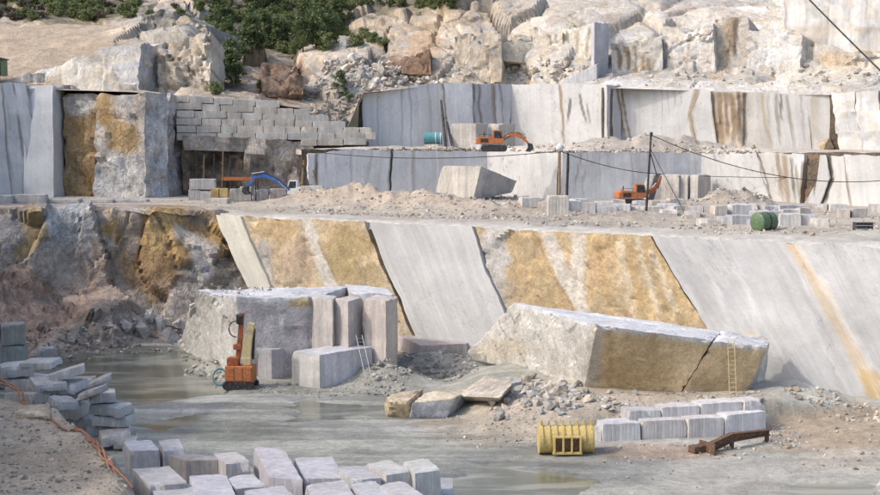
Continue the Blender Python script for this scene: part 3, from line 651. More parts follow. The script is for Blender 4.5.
RB_ = [(318, 150, 196, 1.3, -3, BKm, .85), (326, 152, 190, .7, 0, (.35, .33, .3), .6), (391, 149, 199, 1.3, 0, BKm, .95), (352, 150, 196, .8, -3, (.38, .36, .33), .6), (370, 151, 190, 1.5, -5, (.42, .41, .39), .6), (413, 151, 198, 1.6, 2, (.40, .36, .32), .7), (580, 152, 200, .8, -6, (.36, .28, .18), .7), (586, 152, 200, .7, -4, (.42, .38, .32), .6), (632, 152, 198, .8, 2, (.46, .44, .42), .6), (600, 152, 190, .7, -1, (.47, .46, .44), .6), (650, 152, 192, .8, 0, (.45, .44, .43), .5),
       (757, 152, 206, .9, 15, (.14, .11, .08), .9), (776, 153, 207, 1.6, 6, (.25, .18, .11), .85), (783, 155, 206, 2.4, 4, (.28, .22, .15), .8), (789, 158, 206, 1.4, 6, (.10, .10, .06), .85), (795, 165, 206, 1.3, 5, (.24, .2, .13), .7), (803, 162, 206, 1.4, -3, (.2, .17, .11), .8), (811, 155, 204, 4.2, -7, (.21, .14, .09), .92), (818, 154, 190, 1.2, -3, BKm, .85), (827, 154, 182, 1.4, 5, BKm, .9), (832, 178, 210, 1.7, -12, BKm, .9), (842, 154, 208, .9, 9, (.16, .13, .10), .85), (716, 152, 190, .6, 1, (.46, .44, .41), .5), (737, 152, 190, .6, 3, (.46, .44, .41), .5), (866, 156, 205, .7, 3, (.45, .43, .40), .5)]
run(fB, B1, [[(309, 155), (309, 195)], [(352, 149), (348, 195)], [(390.6, 150), (391, 198)]], [GB, GB], zbot=Z1 - 1, kws=[dict(streak=.9, stains=RB_)] * 2, offs=[0, .05])
run(fB, B2, [[(392.6, 150.5), (393, 198)], [(437, 151), (437, 198)], [(490, 151), (490, 198)]], [GB, GB], zbot=Z1 - 1, offs=[.05, .1], kws=[dict(stains=RB_)] * 2)
run(fB, B3, [[(486, 151), (486, 198)], [(562, 153), (563, 201)]], [WHITE], zbot=Z1 - 1, offs=[.05], kws=[dict(streak=.6, stains=RB_)])
run(fB, B4, [[(562.5, 153), (562.5, 200)], [(632, 152), (634, 200)], [(668, 152), (668, 200)], [(701, 151.5), (701, 200)]], [GB, (.61, .61, .615), GB], zbot=Z1 - 1, offs=[0, .05, .08], kws=[dict(streak=1.0, stains=RB_)] * 3)
run(fB, B5, [[(701, 152), (701, 200)], [(757, 152.5), (761, 178), (773, 207)], [(790, 154), (797, 206)], [(804, 154.5), (800, 206)], [(820, 155), (817, 182), (804, 206)], [(826, 155), (831, 178), (820, 208)], [(842, 155), (850, 208)], [(1060, 161), (1066, 220)]],
    [WHITE, (.53, .52, .50), (.51, .52, .53), (.23, .165, .11), (.48, .48, .48), (.54, .535, .52), WHITE], offs=[.06, 0, .05, -.45, .25, .05, .1], zbot=Z1 - 1, kws=[dict(streak=.6, stains=RB_), dict(stains=RB_), dict(stains=RB_), dict(rough=.2, stains=RB_), dict(stains=RB_), dict(stains=RB_), dict(streak=.7, stains=RB_)])

# rock under the block wall with a hollow, west of the middle face
SW = segd(186, 196.6, 310, 200.4, .04, Z1)
HOL = [(212, 162, 26, 18, (.07, .06, .045), .85), (240, 175, 30, 16, (.20, .16, .12), .7), (285, 165, 26, 16, (.38, .33, .28), .7)]  # first ellipse paints the hollow's shade; the other two tint the rock
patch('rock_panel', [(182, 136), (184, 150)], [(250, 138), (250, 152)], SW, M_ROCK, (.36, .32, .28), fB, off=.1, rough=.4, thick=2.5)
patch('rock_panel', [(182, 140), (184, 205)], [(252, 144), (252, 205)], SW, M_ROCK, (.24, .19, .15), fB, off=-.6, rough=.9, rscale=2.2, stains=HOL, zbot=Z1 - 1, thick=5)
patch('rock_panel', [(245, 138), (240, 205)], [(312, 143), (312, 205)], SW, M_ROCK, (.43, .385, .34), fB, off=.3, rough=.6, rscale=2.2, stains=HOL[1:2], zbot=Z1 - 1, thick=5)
# ---------------------------------------------------------------- west outcrop on the terrace
fO = empty('west_outcrop'); tag(fO, 'tall outcrop of blue grey slabs and rusty rock on the terrace', None, None, 'structure')
O1 = segd(-60, 190, 62, 195, .06, Z1); O2 = segd(60, 195, 150, 191, .05, Z1); O3 = segd(144, 191, 190, 199, .08, Z1)
BS = (.58, .60, .62); RO = [(2, 84, 195, .55, 10, (.2, .2, .2), .8), (14, 84, 195, .6, 14, (.16, .16, .16), .85), (26, 84, 195, .6, 20, (.2, .19, .18), .85), (-20, 84, 195, .5, 8, (.25, .25, .25), .7), (8, 100, 190, .7, 6, (.35, .36, .37), .6), (33, 100, 195, .8, 14, (.3, .3, .3), .6), (44, 170, 196, 2.0, 3, (.10, .08, .06), .8)]  # BS carries the blue of shade in the slab colour
patch('rock_panel', [(-60, 84), (-60, 200)], [(190, 96), (190, 200)], segd(-60, 196, 190, 202, .05, Z1), M_ROCK, (.2, .17, .13), fO, off=-.5, rough=.4, step=1.2, zbot=Z1 - 1, thick=8)
run(fO, O1, [[(-60, 82), (-60, 195)], [(2, 84), (12, 195)], [(14, 83), (24, 140), (28, 195)], [(26, 83), (36, 130), (47, 195)]], [BS, BS, BS], offs=[0, .3, .55], zbot=Z1 - 1, kws=[dict(streak=.8, thick=5, stains=RO)] * 3)
patch('rock_panel', [(30, 90), (42, 130), (50, 195)], [(49, 86), (50, 195)], O1, M_ROUGH, (.48, .47, .46), fO, off=.3, rough=.12, step=.35, zbot=Z1 - 1, thick=5)
patch('rock_panel', [(49, 86), (50, 195)], [(61, 88), (61, 197)], segd(49, 192, 61, 196, .04, Z1), M_SAWN, (.56, .58, .60), fO, off=.5, zbot=Z1 - 1, thick=4, streak=.5)  # bluish shade tint in this tone as well
patch('rock_panel', [(61.5, 91), (61, 197)], [(96, 93), (93, 198)], O2, M_ROCK, (.42, .30, .16), fO, off=-.6, rough=.6, rscale=3, topw=.4, zbot=Z1 - 1, thick=5, stains=[(80, 102, 22, 12, (.52, .52, .51), .9), (70, 165, 10, 20, (.33, .25, .15), .7), (92, 150, 5, 50, (.18, .11, .06), .7)])
patch('rock_panel', [(97, 93), (95, 198)], [(146, 92), (144, 198)], O2, M_ROCK, (.50, .48, .46), fO, off=.2, rough=.6, rscale=4, topw=.4, zbot=Z1 - 1, thick=5, stains=[(122, 135, 22, 24, (.38, .26, .12), .9), (103, 100, 8, 18, (.42, .27, .1), .8), (125, 180, 26, 18, (.52, .52, .52), .7)])
patch('rock_panel', [(145, 92), (144, 198)], [(168, 91), (168, 198)], segd(144, 191, 168, 193, .08, Z1), M_ROCK, (.50, .50, .50), fO, off=.2, rough=.5, rscale=3, topw=.4, zbot=Z1 - 1, thick=5)
patch('rock_panel', [(168, 92), (168, 198)], [(187, 100), (187, 198)], segd(168, 193, 187, 200, .08, Z1), M_ROCK, (.42, .39, .37), fO, off=.2, rough=.6, rscale=2.5, topw=.5, zbot=Z1 - 1, thick=5, stains=[(162, 150, 10, 20, (.40, .36, .26), .6)])
# bench of pale rock above it
fP = empty('upper_bench'); tag(fP, 'pale grooved rock bench with sloping top above the west outcrop', None, None, 'structure')
Q1 = segd(20, 207, 142, 203, .12, 26); Q2 = segd(140, 203, 165, 209, .08, 26); Q3 = segd(160, 207, 212, 206, .1, 26)
Q1 = segd(20, 206, 142, 203, .45, 25); Q3 = segd(160, 206, 212, 205, .3, 25)
patch('rock_panel', [(14, 74), (16, 94)], [(143, 44), (139, 96)], Q1, M_HILL, (.57, .54, .48), fP, off=.2, rough=.28, rscale=4.5, topw=.7, thick=7, step=.35, stains=[(60, 66, 96, 1.2, 0, (.40, .37, .32), .6), (85, 60, 96, .9, 1, (.42, .39, .34), .6), (108, 55, 96, 1.0, -2, (.40, .37, .32), .6), (96, 60, 8, 4, (.28, .26, .23), .7), (45, 80, 14, 5, (.40, .30, .2), .5)])
patch('rock_panel', [(142, 44), (139, 97)], [(163, 41), (160, 97)], Q2, M_HILL, (.46, .45, .44), fP, rough=.3, topw=.5, thick=7, step=.35)  # greyer tone paints shade on this right-turned face
patch('rock_panel', [(161, 41), (158, 98)], [(210, 37), (212, 103)], Q3, M_HILL, (.50, .44, .36), fP, rough=.9, rscale=2.6, topw=1.2, thick=7, step=.35, stains=[(188, 60, 100, .9, -4, (.16, .13, .10), .8), (200, 70, 20, 2, (.2, .16, .12), .7)])

# ---------------------------------------------------------------- second terrace
fx = np.array([296, 306, 391, 392.5, 487, 488.5, 562, 700, 905, 1100]); fD = np.array([198, 192, 196.5, 196.5, 201, 201, 186.5, 191.5, 169.5, 150])
cols2 = np.arange(296, 1100, 3.0); t = np.linspace(0, 1, 40)[:, None]; fr2 = np.stack([(cols2 - CX) / FPX * np.interp(cols2, fx, fD), np.interp(cols2, fx, fD) + .35], -1)
bk2 = np.stack([(cols2 - CX) / FPX * 232, 0 * cols2 + 232], -1); G = fr2[None] * (1 - t[..., None]) + bk2[None] * t[..., None]
MN2 = [(640, 151, 1.2, 8, 3, Z2), (590, 151, .8, 5, 3, Z2), (690, 151, .9, 6, 2, Z2), (530, 150.5, .4, 8, 2, Z2), (400, 150, .4, 8, 2, Z2), (730, 152, .5, 6, 2, Z2)]
def h_t2(x, y):
    P = np.stack([x, y, 0 * x], -1); return Z2 + .15 + .15 * fbm(P * .3, 4, 40) + mound(x, y, MN2) * (1 + .5 * fbm(P * .5, 4, 41))
P = np.concatenate([G, h_t2(G[..., 0], G[..., 1])[..., None]], -1); P[..., 2] = Z2 + (P[..., 2] - Z2) * sstep(0, .05, t); P[0, :, 2] -= .5
c = np.broadcast_to(np.array([.50, .45, .39]), P.shape) * (1 + .3 * fbm(P * .15, 5, 42)[..., None])
terr2 = mkobj('upper_terrace_ground', P, grid_faces(*P.shape[:2])[:, ::-1], M_GROUND, col=np.concatenate([np.clip(c, .02, .8), np.zeros(P.shape[:2] + (1,))], -1)); tag(terr2, 'narrow upper terrace strewn with gravel', None, None, 'structure')

# ---------------------------------------------------------------- upper face
fC = empty('upper_rock_face'); tag(fC, 'upper quarry face of white and blue grey sawn panels', None, None, 'structure')
BK = (.06, .055, .045); BR = (.24, .165, .095); GB2 = (.33, .29, .24)
RC = [(560, 84, 150, 1.1, 6, (.28, .19, .11), .9), (571, 99, 122, 1.2, -3, BK, .8), (580, 94, 130, 1.0, 9, (.13, .12, .10), .8), (588, 104, 126, .9, 3, (.16, .14, .12), .7), (616.5, 86, 152, 1.3, 12, (.26, .18, .10), .9), (620.5, 86, 152, 1.0, 14, BR, .85), (699, 87, 116, 2.6, -9, (.30, .24, .17), .85), (690, 112, 150, 2.2, 7, (.30, .24, .17), .85),
      (675, 90, 106, .9, 0, GB2, .7), (681, 90, 102, .8, 1, GB2, .7), (668, 91, 112, .7, 0, GB2, .5), (713, 92, 150, 1.6, 4, (.24, .17, .10), .9), (719, 92, 152, 3.2, 2, (.27, .19, .115), .85), (726, 92, 150, 2.4, 2, (.23, .16, .10), .85), (732, 93, 150, 2.8, 5, BR, .9), (739, 92, 152, 1.6, 2, (.13, .09, .06), .9), (744, 91, 152, 2.0, 1, BK, .9),
      (762, 93, 152, 1.8, 9, (.34, .30, .22), .85), (769, 94, 130, 1.2, 2, (.38, .35, .30), .7), (777, 94, 140, 1.4, 2, (.25, .22, .17), .7), (782, 94, 128, .9, 0, BK, .75), (788, 94, 150, 1.0, 6, (.28, .25, .2), .7), (801, 94, 136, 1.0, 3, (.34, .31, .27), .6), (815, 96, 150, 3.5, -4, (.44, .39, .32), .6), (846, 92, 125, 1.0, 2, (.40, .37, .33), .6), (862, 90, 120, .9, 1, (.38, .35, .31), .6),
      (473, 83, 150, 1.0, 3, BK, .9), (479, 84, 140, .9, 4, (.16, .14, .12), .8), (493, 84, 150, 1.3, 5, (.28, .23, .18), .8), (499, 84, 130, .8, 6, (.2, .17, .14), .7), (378, 90, 150, .8, 1, (.40, .39, .37), .7), (402, 86, 148, .8, -1, (.38, .37, .35), .6), (410, 86, 150, 1.2, 0, (.36, .34, .31), .6), (428, 84, 140, .8, 2, (.36, .33, .29), .6), (441, 83, 150, .9, 6, (.14, .12, .10), .8), (640, 88, 150, .6, 2, (.45, .43, .40), .5), (655, 88, 130, .6, -1, (.45, .43, .40), .5), (530, 86, 140, .6, 0, (.46, .45, .42), .5)]
C1 = segd(362, 208, 476, 213, .05, Z2); C2 = segd(474, 213, 512, 217, .05, Z2); C3 = segd(510, 217, 608, 207, .05, Z2); C4 = segd(607, 207, 623, 209.5, .04, Z2); C5 = segd(622, 209.5, 702, 204.5, .06, Z2); C6 = segd(700, 204.5, 832, 197, .06, Z2); C7 = segd(830, 196, 960, 186, .08, Z2)
for sg, x0, x1, y0, y1 in ((C1, 360, 478, 94, 86), (C2, 472, 513, 86, 88), (C3, 509, 610, 88, 88), (C4, 606, 624, 87, 87), (C5, 620, 704, 88, 91), (C6, 698, 834, 92, 96), (C7, 828, 962, 95, 92)): dark_back(fC, sg, [(x0, y0), (x0, 140)], [(x1, y1), (x1, 140)], Z2 - .6)
run(fC, C1, [[(362, 94), (364, 150)], [(418, 84), (418, 150)], [(440, 83), (446, 150)], [(474, 83), (477, 150)]], [GB, (.57, .575, .58), GB], zbot=Z2 - .6, offs=[0, .06, .2], kws=[dict(streak=.9, stains=RC)] * 3)
run(fC, C2, [[(474, 84), (477, 150)], [(494, 84), (499, 150)], [(511, 85), (511, 150)]], [(.55, .55, .56), (.54, .545, .56)], zbot=Z2 - .6, offs=[-.1, .1], kws=[dict(stains=RC)] * 2)
run(fC, C3, [[(511, 85), (511, 150)], [(559, 84), (560, 130), (566, 150)], [(608, 85), (608, 150)]], [WHITE, WHITE], zbot=Z2 - .6, offs=[0, .25], kws=[dict(streak=.6, stains=RC)] * 2)
run(fC, C4, [[(608, 85), (608, 150)], [(622, 86), (622, 150)]], [(.52, .53, .55)], zbot=Z2 - .6, kws=[dict(stains=RC)])
run(fC, C5, [[(622, 86), (623, 150)], [(662, 87), (662, 150)], [(702, 89), (691, 115), (698, 150)]], [WHITE, WHITE], zbot=Z2 - .6, offs=[.12, .08], kws=[dict(streak=.7, stains=RC)] * 2)
run(fC, C6, [[(702, 89), (691, 115), (698, 150)], [(711, 91), (717, 150)], [(747, 92), (747, 150)], [(764, 93), (772, 150)], [(806, 94), (812, 150)], [(832, 95), (832, 150)]],
    [WHITE, (.46, .41, .35), (.45, .435, .41), WHITE, (.54, .53, .51)], zbot=Z2 - .6, offs=[.1, -.25, -.05, .12, .08], kws=[dict(streak=.6, stains=RC), dict(stains=RC, rough=.12), dict(stains=RC), dict(streak=1, stains=RC), dict(streak=.9, stains=RC)])
for i in range(8):
    for j in range(3):
        x0 = 832 + i * 24; y0 = 93 - i + j * 20
        patch('rock_panel', [(x0 + j * 3, y0), (x0 + j * 4 + 1, y0 + 21)], [(x0 + 23.5 + j * 3, y0 - 1), (x0 + 24 + j * 4, y0 + 20)], C7, M_SAWN, jit((.55, .545, .53), .05), fC, off=random.uniform(-.1, .25) + j * .35, amp=.2, rough=.12, step=.3, stains=RC, zbot=(Z2 - .6 if j == 2 else None))

# ---------------------------------------------------------------- hillside above everything
HX = np.array([-260, -80, 0, 60, 130, 185, 215, 260, 300, 340, 362, 420, 460, 511, 560, 610, 700, 780, 832, 900, 1100.])
HYR = [[88, 88, 88, 90, 92, 96, 103, 103, 108, 146, 93, 87, 86, 88, 88, 88, 91, 95, 95, 92, 86],
       [82, 82, 84, 86, 88, 92, 92, 94, 96, 112, 90, 84, 84, 83, 85, 86, 88, 91, 91, 88, 82],
       [62, 62, 65, 62, 52, 50, 78, 82, 86, 84, 80, 76, 72, 70, 74, 74, 74, 76, 76, 74, 70],
       [30, 30, 34, 30, 34, 36, 52, 58, 60, 58, 56, 50, 42, 36, 36, 36, 36, 38, 40, 40, 38],
       [18, 18, 18, 18, 20, 18, 25, 32, 32, 28, 24, 14, 10, 10, 8, 8, 8, 8, 8, 8, 8],
       [-30, -30, -30, -30, -30, -30, -30, -30, -30, -30, -30, -30, -30, -30, -30, -30, -30, -30, -30, -30, -30],
       [-90] * 21]
HDR = [[186, 190, 194, 195, 194, 199, 201, 201, 202, 203, 206.5, 211, 213, 220.5, 214, 208, 205.5, 200.5, 197, 191, 176],
       [200, 204, 205, 206, 206, 206, 208, 208, 207, 205, 212, 217, 219, 225, 219, 214, 212, 207, 203, 197, 182],
       [214, 216, 216, 216, 216, 212, 216, 216, 214, 212, 218, 224, 226, 230, 225, 222, 219, 214, 210, 205, 190],
       [236, 236, 236, 238, 232, 226, 232, 234, 232, 230, 230, 232, 233, 236, 232, 230, 227, 222, 218, 213, 198],
       [258, 258, 258, 258, 252, 246, 252, 254, 254, 254, 250, 248, 244, 246, 243, 241, 237, 232, 228, 222, 208],
       [310, 310, 310, 310, 306, 306, 310, 312, 312, 310, 305, 300, 290, 280, 272, 268, 262, 255, 250, 245, 235],
       [390] * 21]
HY = np.array(HYR, float); HD = np.array(HDR, float)
hc = np.r_[np.arange(-260, -40, 8), np.arange(-40, 930, 2.4), np.arange(930, 1101, 8)]; nr = 230
tk = np.concatenate([np.linspace(0, 1, 14)[:-1], np.linspace(1, 4, 140)[:-1], np.linspace(4, 5, 50)[:-1], np.linspace(5, 6, 10)])
ycol = np.stack([np.interp(hc, HX, HY[k]) for k in range(7)]); dcol = np.stack([np.interp(hc, HX, HD[k]) for k in range(7)])
ki = np.minimum(tk.astype(int), 5); kt = (tk - ki)[:, None]
yy = ycol[ki] * (1 - kt) + ycol[ki + 1] * kt; dd = dcol[ki] * (1 - kt) + dcol[ki + 1] * kt
P = PY(np.broadcast_to(hc, yy.shape), yy, dd); n = normals(P)
xx = np.broadcast_to(hc, yy.shape)
rockiness = .35 + .65 * sstep(115, 180, xx + 30 * fbm(P * .05, 3, 99)); env = sstep(0, .9, tk)[:, None]
f1, r1, e1 = facet(P * np.array([1, .8, .8]), 11.0, 15, .7); f2, r2, e2 = facet(P, 3.2, 16, .7); f3, r3, e3 = facet(P, 1.3, 17, .7)
earthy = sstep(1.3, .8, np.sqrt(((xx - 30) / 92) ** 2 + ((yy - 52) / 28) ** 2))
amp = rockiness * env * (1 - .85 * earthy) * (1 - .5 * sstep(430, 620, xx))
P2 = P + n * (amp * (2.5 * f1 + .42 * f2 + .08 * f3 - 1.3 * sstep(.06, 0, e1) - .22 * sstep(.09, 0, e2)) + env * .8 * fbm(P * .1, 4, 18))[..., None]
base = np.array([.43, .365, .29]) * (1 - sstep(380, 640, xx))[..., None] + np.array([.51, .48, .435]) * sstep(380, 640, xx)[..., None]
c = base * (.78 + .42 * r1[..., None]) * (.85 + .3 * r2[..., None]) * np.stack([1 + .12 * (r3 - .5), 1 + 0 * r3, 1 - .2 * (r3 - .5)], -1)
c = c * (1 - earthy[..., None]) + np.array([.41, .33, .245]) * (1 + .15 * fbm(P * .3, 4, 19)[..., None]) * earthy[..., None]
HST = [(70, 10, 110, 11, (.13, .115, .07), .85), (270, 25, 85, 32, (.14, .125, .075), .8), (400, 5, 60, 8, (.14, .125, .075), .7), (165, 25, 42, 24, (.36, .345, .31), .9), (150, 12, 14, 5, (.15, .14, .11), .7), (185, 30, 10, 4, (.16, .14, .11), .7), (232, 72, 22, 22, (.18, .15, .11), .7),
       (280, 75, 24, 18, (.27, .175, .12), .95), (398, 62, 34, 9, (.25, .155, .10), .95), (425, 45, 18, 25, (.44, .31, .20), .7), (345, 75, 36, 22, (.45, .42, .38), .7), (470, 55, 24, 24, (.53, .46, .36), .8), (452, 12, 26, 14, (.46, .37, .27), .7),
       (620, 55, 4, 16, (.27, .2, .12), .85), (632, 58, 5, 16, (.24, .17, .10), .85), (643, 62, 4, 12, (.3, .22, .14), .8), (727, 48, 6, 28, (.34, .28, .22), .9), (735, 35, 5, 14, (.18, .13, .1), .8), (718, 75, 10, 8, (.36, .30, .22), .7),
       (840, 55, 30, 14, (.54, .44, .32), .6), (700, 12, 60, 10, (.50, .43, .36), .6), (560, 10, 50, 12, (.50, .45, .38), .6), (330, 115, 25, 30, (.34, .30, .26), .6), (820, 70, 40, 10, (.50, .46, .38), .5), (575, 35, 8, 10, (.4, .34, .22), .5)]
c = stainmix(P, c, HST, 55)
hill = mkobj('hillside', P2, grid_faces(*P.shape[:2])[:, ::-1], M_HILL, col=np.clip(c, .02, .8), sharp=30); tag(hill, 'rocky hillside above the quarry, pale to the right and wooded to the left', None, None, 'structure')
def hill_at(px, py):
    yc = np.array([np.interp(px, HX, HY[k]) for k in range(7)]); dc = np.array([np.interp(px, HX, HD[k]) for k in range(7)])
    return PY(px, py, np.interp(-py, -yc, dc))
# sawn pieces standing in the upper rock
S8R = [(786, -10, 45, 1.0, 0, (.30, .27, .23), .8), (806, 0, 46, .7, -3, (.36, .33, .29), .7), (829, -10, 56, .9, -2, (.28, .25, .22), .8), (850, 5, 60, .7, 4, (.38, .35, .31), .6), (868, -10, 60, .8, -4, (.36, .33, .30), .6), (842, 30, 30, 6, (.48, .44, .37), .6), (800, 34, 22, 8, (.46, .42, .36), .7), (870, 30, 14, 3, (.35, .32, .28), .6)]
S8 = segd(780, 222, 960, 205, .12, 34)
patch('rock_panel', [(783, -20), (784, 58)], [(830, -20), (828, 60)], S8, M_SAWN, (.50, .495, .485), hill, off=0.0, amp=.3, thick=5, streak=1.0, step=.3, rough=.15, stains=S8R)
patch('rock_panel', [(830, -20), (828, 60)], [(960, -20), (960, 66)], S8, M_SAWN, (.51, .505, .495), hill, off=.3, amp=.3, thick=5, streak=1.0, step=.3, rough=.12, stains=S8R)
def cliff(x0, y0t, y0b, x1, y1t, y1b, D0, D1, tone, stains=None, rough=.5, mat=None, off=0.0, bat=.16, tw=1.0): patch('rock_panel', [(x0, y0t), (x0 + 1, y0b)], [(x1, y1t), (x1 + 1, y1b)], segd(x0, D0, x1, D1, bat, 30), mat or M_HILL, tone, hill, off=off, rough=rough * .6, rscale=4.0, thick=9, topw=tw, step=.3, stains=stains)
DB = (.22, .15, .085)
cliff(611, 36, 84, 662, 34, 84, 223, 221, (.53, .505, .46), [(618, 38, 74, 1.8, 1, DB, .85), (626, 40, 72, 2.4, 2, DB, .9), (634, 40, 74, 1.8, 2, (.26, .19, .11), .85), (641, 55, 76, 2.4, 3, (.28, .2, .12), .85), (648, 58, 74, 1.5, 2, DB, .8)])
cliff(662, 26, 84, 714, 20, 84, 222, 219, (.53, .50, .46), [(690, 30, 80, 1.5, -6, (.36, .31, .26), .7), (676, 30, 60, 1.2, 8, (.40, .36, .3), .6)], .8)
cliff(712, 16, 84, 748, 18, 84, 221, 219, (.50, .46, .41), [(733, 16, 80, 4.5, -14, (.33, .26, .19), .92), (737, 18, 60, 2.0, -4, (.15, .11, .08), .9), (722, 18, 80, 1.5, 0, (.42, .38, .33), .6)], .5)
cliff(746, 24, 88, 800, 30, 88, 219, 214, (.57, .555, .53), [(770, 40, 20, 10, (.58, .565, .54), .6)], .45)
cliff(798, 44, 90, 900, 48, 88, 216, 208, (.53, .49, .43), [(840, 60, 22, 10, (.55, .43, .30), .7)], .7)
cliff(530, 30, 62, 562, 28, 62, 231, 229, (.55, .515, .45), [(549, 30, 52, 1.3, 2, (.2, .17, .12), .8), (556, 31, 50, 1.0, 1, (.25, .21, .15), .7)], .4)
cliff(562, 27, 62, 592, 25, 70, 230, 226, (.54, .505, .45), [(567, 29, 56, 1.3, 3, (.2, .17, .12), .8), (576, 30, 54, 2.0, 2, (.30, .26, .2), .7), (588, 30, 60, 1.2, -2, (.25, .21, .15), .7)], .4)
cliff(455, 34, 82, 500, 30, 82, 229, 228, (.52, .455, .37), [(472, 44, 76, .9, 10, (.58, .53, .46), .7), (462, 40, 76, .8, -3, (.35, .28, .2), .7)], .7)
cliff(498, 32, 60, 532, 30, 64, 231, 231, (.55, .50, .42), None, .8)
cliff(366, 57, 74, 400, 54, 73, 226, 227, (.27, .185, .13), None, .8, M_ROCK, 0, .7, 2.0)
cliff(400, 55, 73, 430, 48, 74, 226, 225, (.24, .165, .115), None, .9, M_ROCK, 0, .7, 2.0)
cliff(262, 60, 96, 302, 60, 94, 213, 214, (.32, .225, .16), [(268, 62, 94, 2, 1, (.14, .10, .08), .8), (297, 62, 94, 2.5, 2, (.13, .09, .07), .85)], .9, M_ROCK, 0, .6, 2.5)
cliff(136, 14, 42, 172, 8, 40, 236, 235, (.40, .38, .345), [(150, 10, 40, 1.5, 6, (.15, .14, .12), .7)], 1.0, M_ROCK)
cliff(170, 14, 42, 206, 22, 46, 235, 232, (.38, .355, .315), None, 1.0, M_ROCK)
# ================================================================== SURFACE CASTS (for loose rock and plants)
from mathutils.bvhtree import BVHTree
def bvh_of(*objs):
    V = []; F = []; n = 0
    for o in objs:
        me = o.data; v = np.zeros(len(me.vertices) * 3); me.vertices.foreach_get('co', v); v = v.reshape(-1, 3)
        V += [tuple(q) for q in v]; F += [tuple(i + n for i in p.vertices) for p in me.polygons]; n += len(v)
    return BVHTree.FromPolygons(V, F)
BV_HILL = bvh_of(hill); BV_WEST = bvh_of(wside, floor)
def cast(px, py, bv):
    r = ray(px, py); h = bv.ray_cast(Vector(O), Vector(r).normalized(), 900)
    return np.array(h[0]) if h[0] is not None else None
def cast_poly(poly, n, bv): return [q for q in (cast(a, b, bv) for a, b in samp_poly(poly, n)) if q is not None]

# ================================================================== BLOCK RETAINING WALL
bw = empty('block_wall', tuple(np.r_[pd(182, 197), 19.3])); tag(bw, 'stepped retaining wall of stacked pale granite blocks above the hollow', 'wall')
SWL = segd(182, 197, 372, 203, 0, 19)
a0 = np.r_[pd(182, 197), 0]; a1 = np.r_[pd(372, 203), 0]; ud = (a1 - a0)[:2]; Lw_ = np.linalg.norm(ud); ud /= Lw_; un = np.array([-ud[1], ud[0]])
for i, xe in zip((-1, 0, 1, 2, 3, 4, 5), [372, 372, 368, 352, 332, 306, 276]):
    s_ = random.uniform(-1.5, .2) if i >= 0 else Lw_ * (300 - 182) / 190; end = Lw_ * (xe - 182) / 190
    while s_ < end - .8:
        ln_ = random.uniform(1.9, 4.6); st_ = .22 * i + random.uniform(-.06, .08); q = a0[:2] + ud * s_ + un * st_
        z0 = 19.35 + .98 * i - .012 * s_ * i + random.uniform(-.01, .01)
        hexa('stone_block', box_corners((q[0], q[1], z0), ud, un, min(ln_, end - s_ + .6) - .03, 2.0, .955 + random.uniform(-.02, .01)), M_BLOCK, jit((.59, .55, .49), .10), parent=bw, chips=1, step=.6, amp=.03, edge=.03)
        s_ += ln_
patch('rock_panel', [(182, 99), (184, 150)], [(372, 141), (372, 154)], segd(182, 197, 372, 203, 0.05, 19), M_ROCK, (.33, .28, .23), fB, off=-1.9, rough=.2, step=1.0, thick=4)

# ================================================================== BIG STONES IN THE PIT
def corner_block(xc, Dc, xr, Dr, xl, Dl, z0, z1, tone=GREY, label=None, group=None, name='granite_block', **kw):
    p0, p1, p3 = pd(xc, Dc), pd(xr, Dr), pd(xl, Dl); p2 = p1 + p3 - p0
    C = [np.r_[p, z0] for p in (p0, p1, p2, p3)] + [np.r_[p, z1] for p in (p0, p1, p2, p3)]
    return tag(hexa(name, C, M_BLOCK, jit(tone, .05), **kw), label, 'block', group)
# the split boulder
e = empty('split_boulder', tuple(PZ(640, 398, 1.2))); tag(e, 'huge split granite boulder with white top, pale rough end and brown side', 'boulder')
TFL, TBL = PZ(597, 325, 7.0), PZ(514, 302.5, 7.0); TCF, TCB = PY(712, 340.5, 110.6), PY(722, 331, 118.6); TFR, TBR = PY(768, 346.5, 111.5), PY(769, 339, 118.2)
BFL, BBL = PZ(583, 394, .9), PZ(465, 354, .9); BCF, BCB = PY(678, 397, 111.4), PY(692, 376, 120); BFR = PY(742, 400, 112); BBR = PY(764, 388, 118.2)
SKIN = (.60, .475, .30)
hexa('main_rock', [BFL, BCF, BCB, BBL, TFL, TCF, TCB, TBL], M_CLEAN, (.58, .57, .56), parent=e, step=.35, amp=.04, edge=.05, rough=.13, rscale=2.6, facecol={(1, 0): SKIN, (0, 0): (.64, .62, .58), (2, 1): (.62, .62, .635)}, maxseg=60,
     stains=[(592, 365, 8, 40, (.46, .44, .40), .7), (500, 350, 30, 10, (.50, .42, .30), .5), (640, 370, 30, 20, (.48, .36, .19), .5), (595, 326, 392, 4.5, -4, (.52, .49, .43), .8), (610, 330, 392, 1.5, 0, (.42, .30, .15), .6), (628, 330, 392, 2, 2, (.52, .40, .24), .5), (655, 334, 392, 2.5, -2, (.44, .32, .17), .6), (540, 312, 385, 3, -16, (.64, .63, .61), .7), (565, 318, 390, 4, -10, (.64, .63, .61), .7), (520, 310, 375, 2, -20, (.50, .46, .39), .6)])
g_ = np.array([.12, -.02, 0])
hexa('end_rock', [BCF + g_, BFR, BBR, BCB + g_, TCF + g_, TFR, TBR, TCB + g_], M_CLEAN, (.57, .56, .55), parent=e, step=.35, amp=.05, edge=.06, rough=.16, rscale=2.2, facecol={(1, 0): (.58, .45, .275), (2, 1): (.61, .61, .62), (1, 1): SKIN}, maxseg=50)
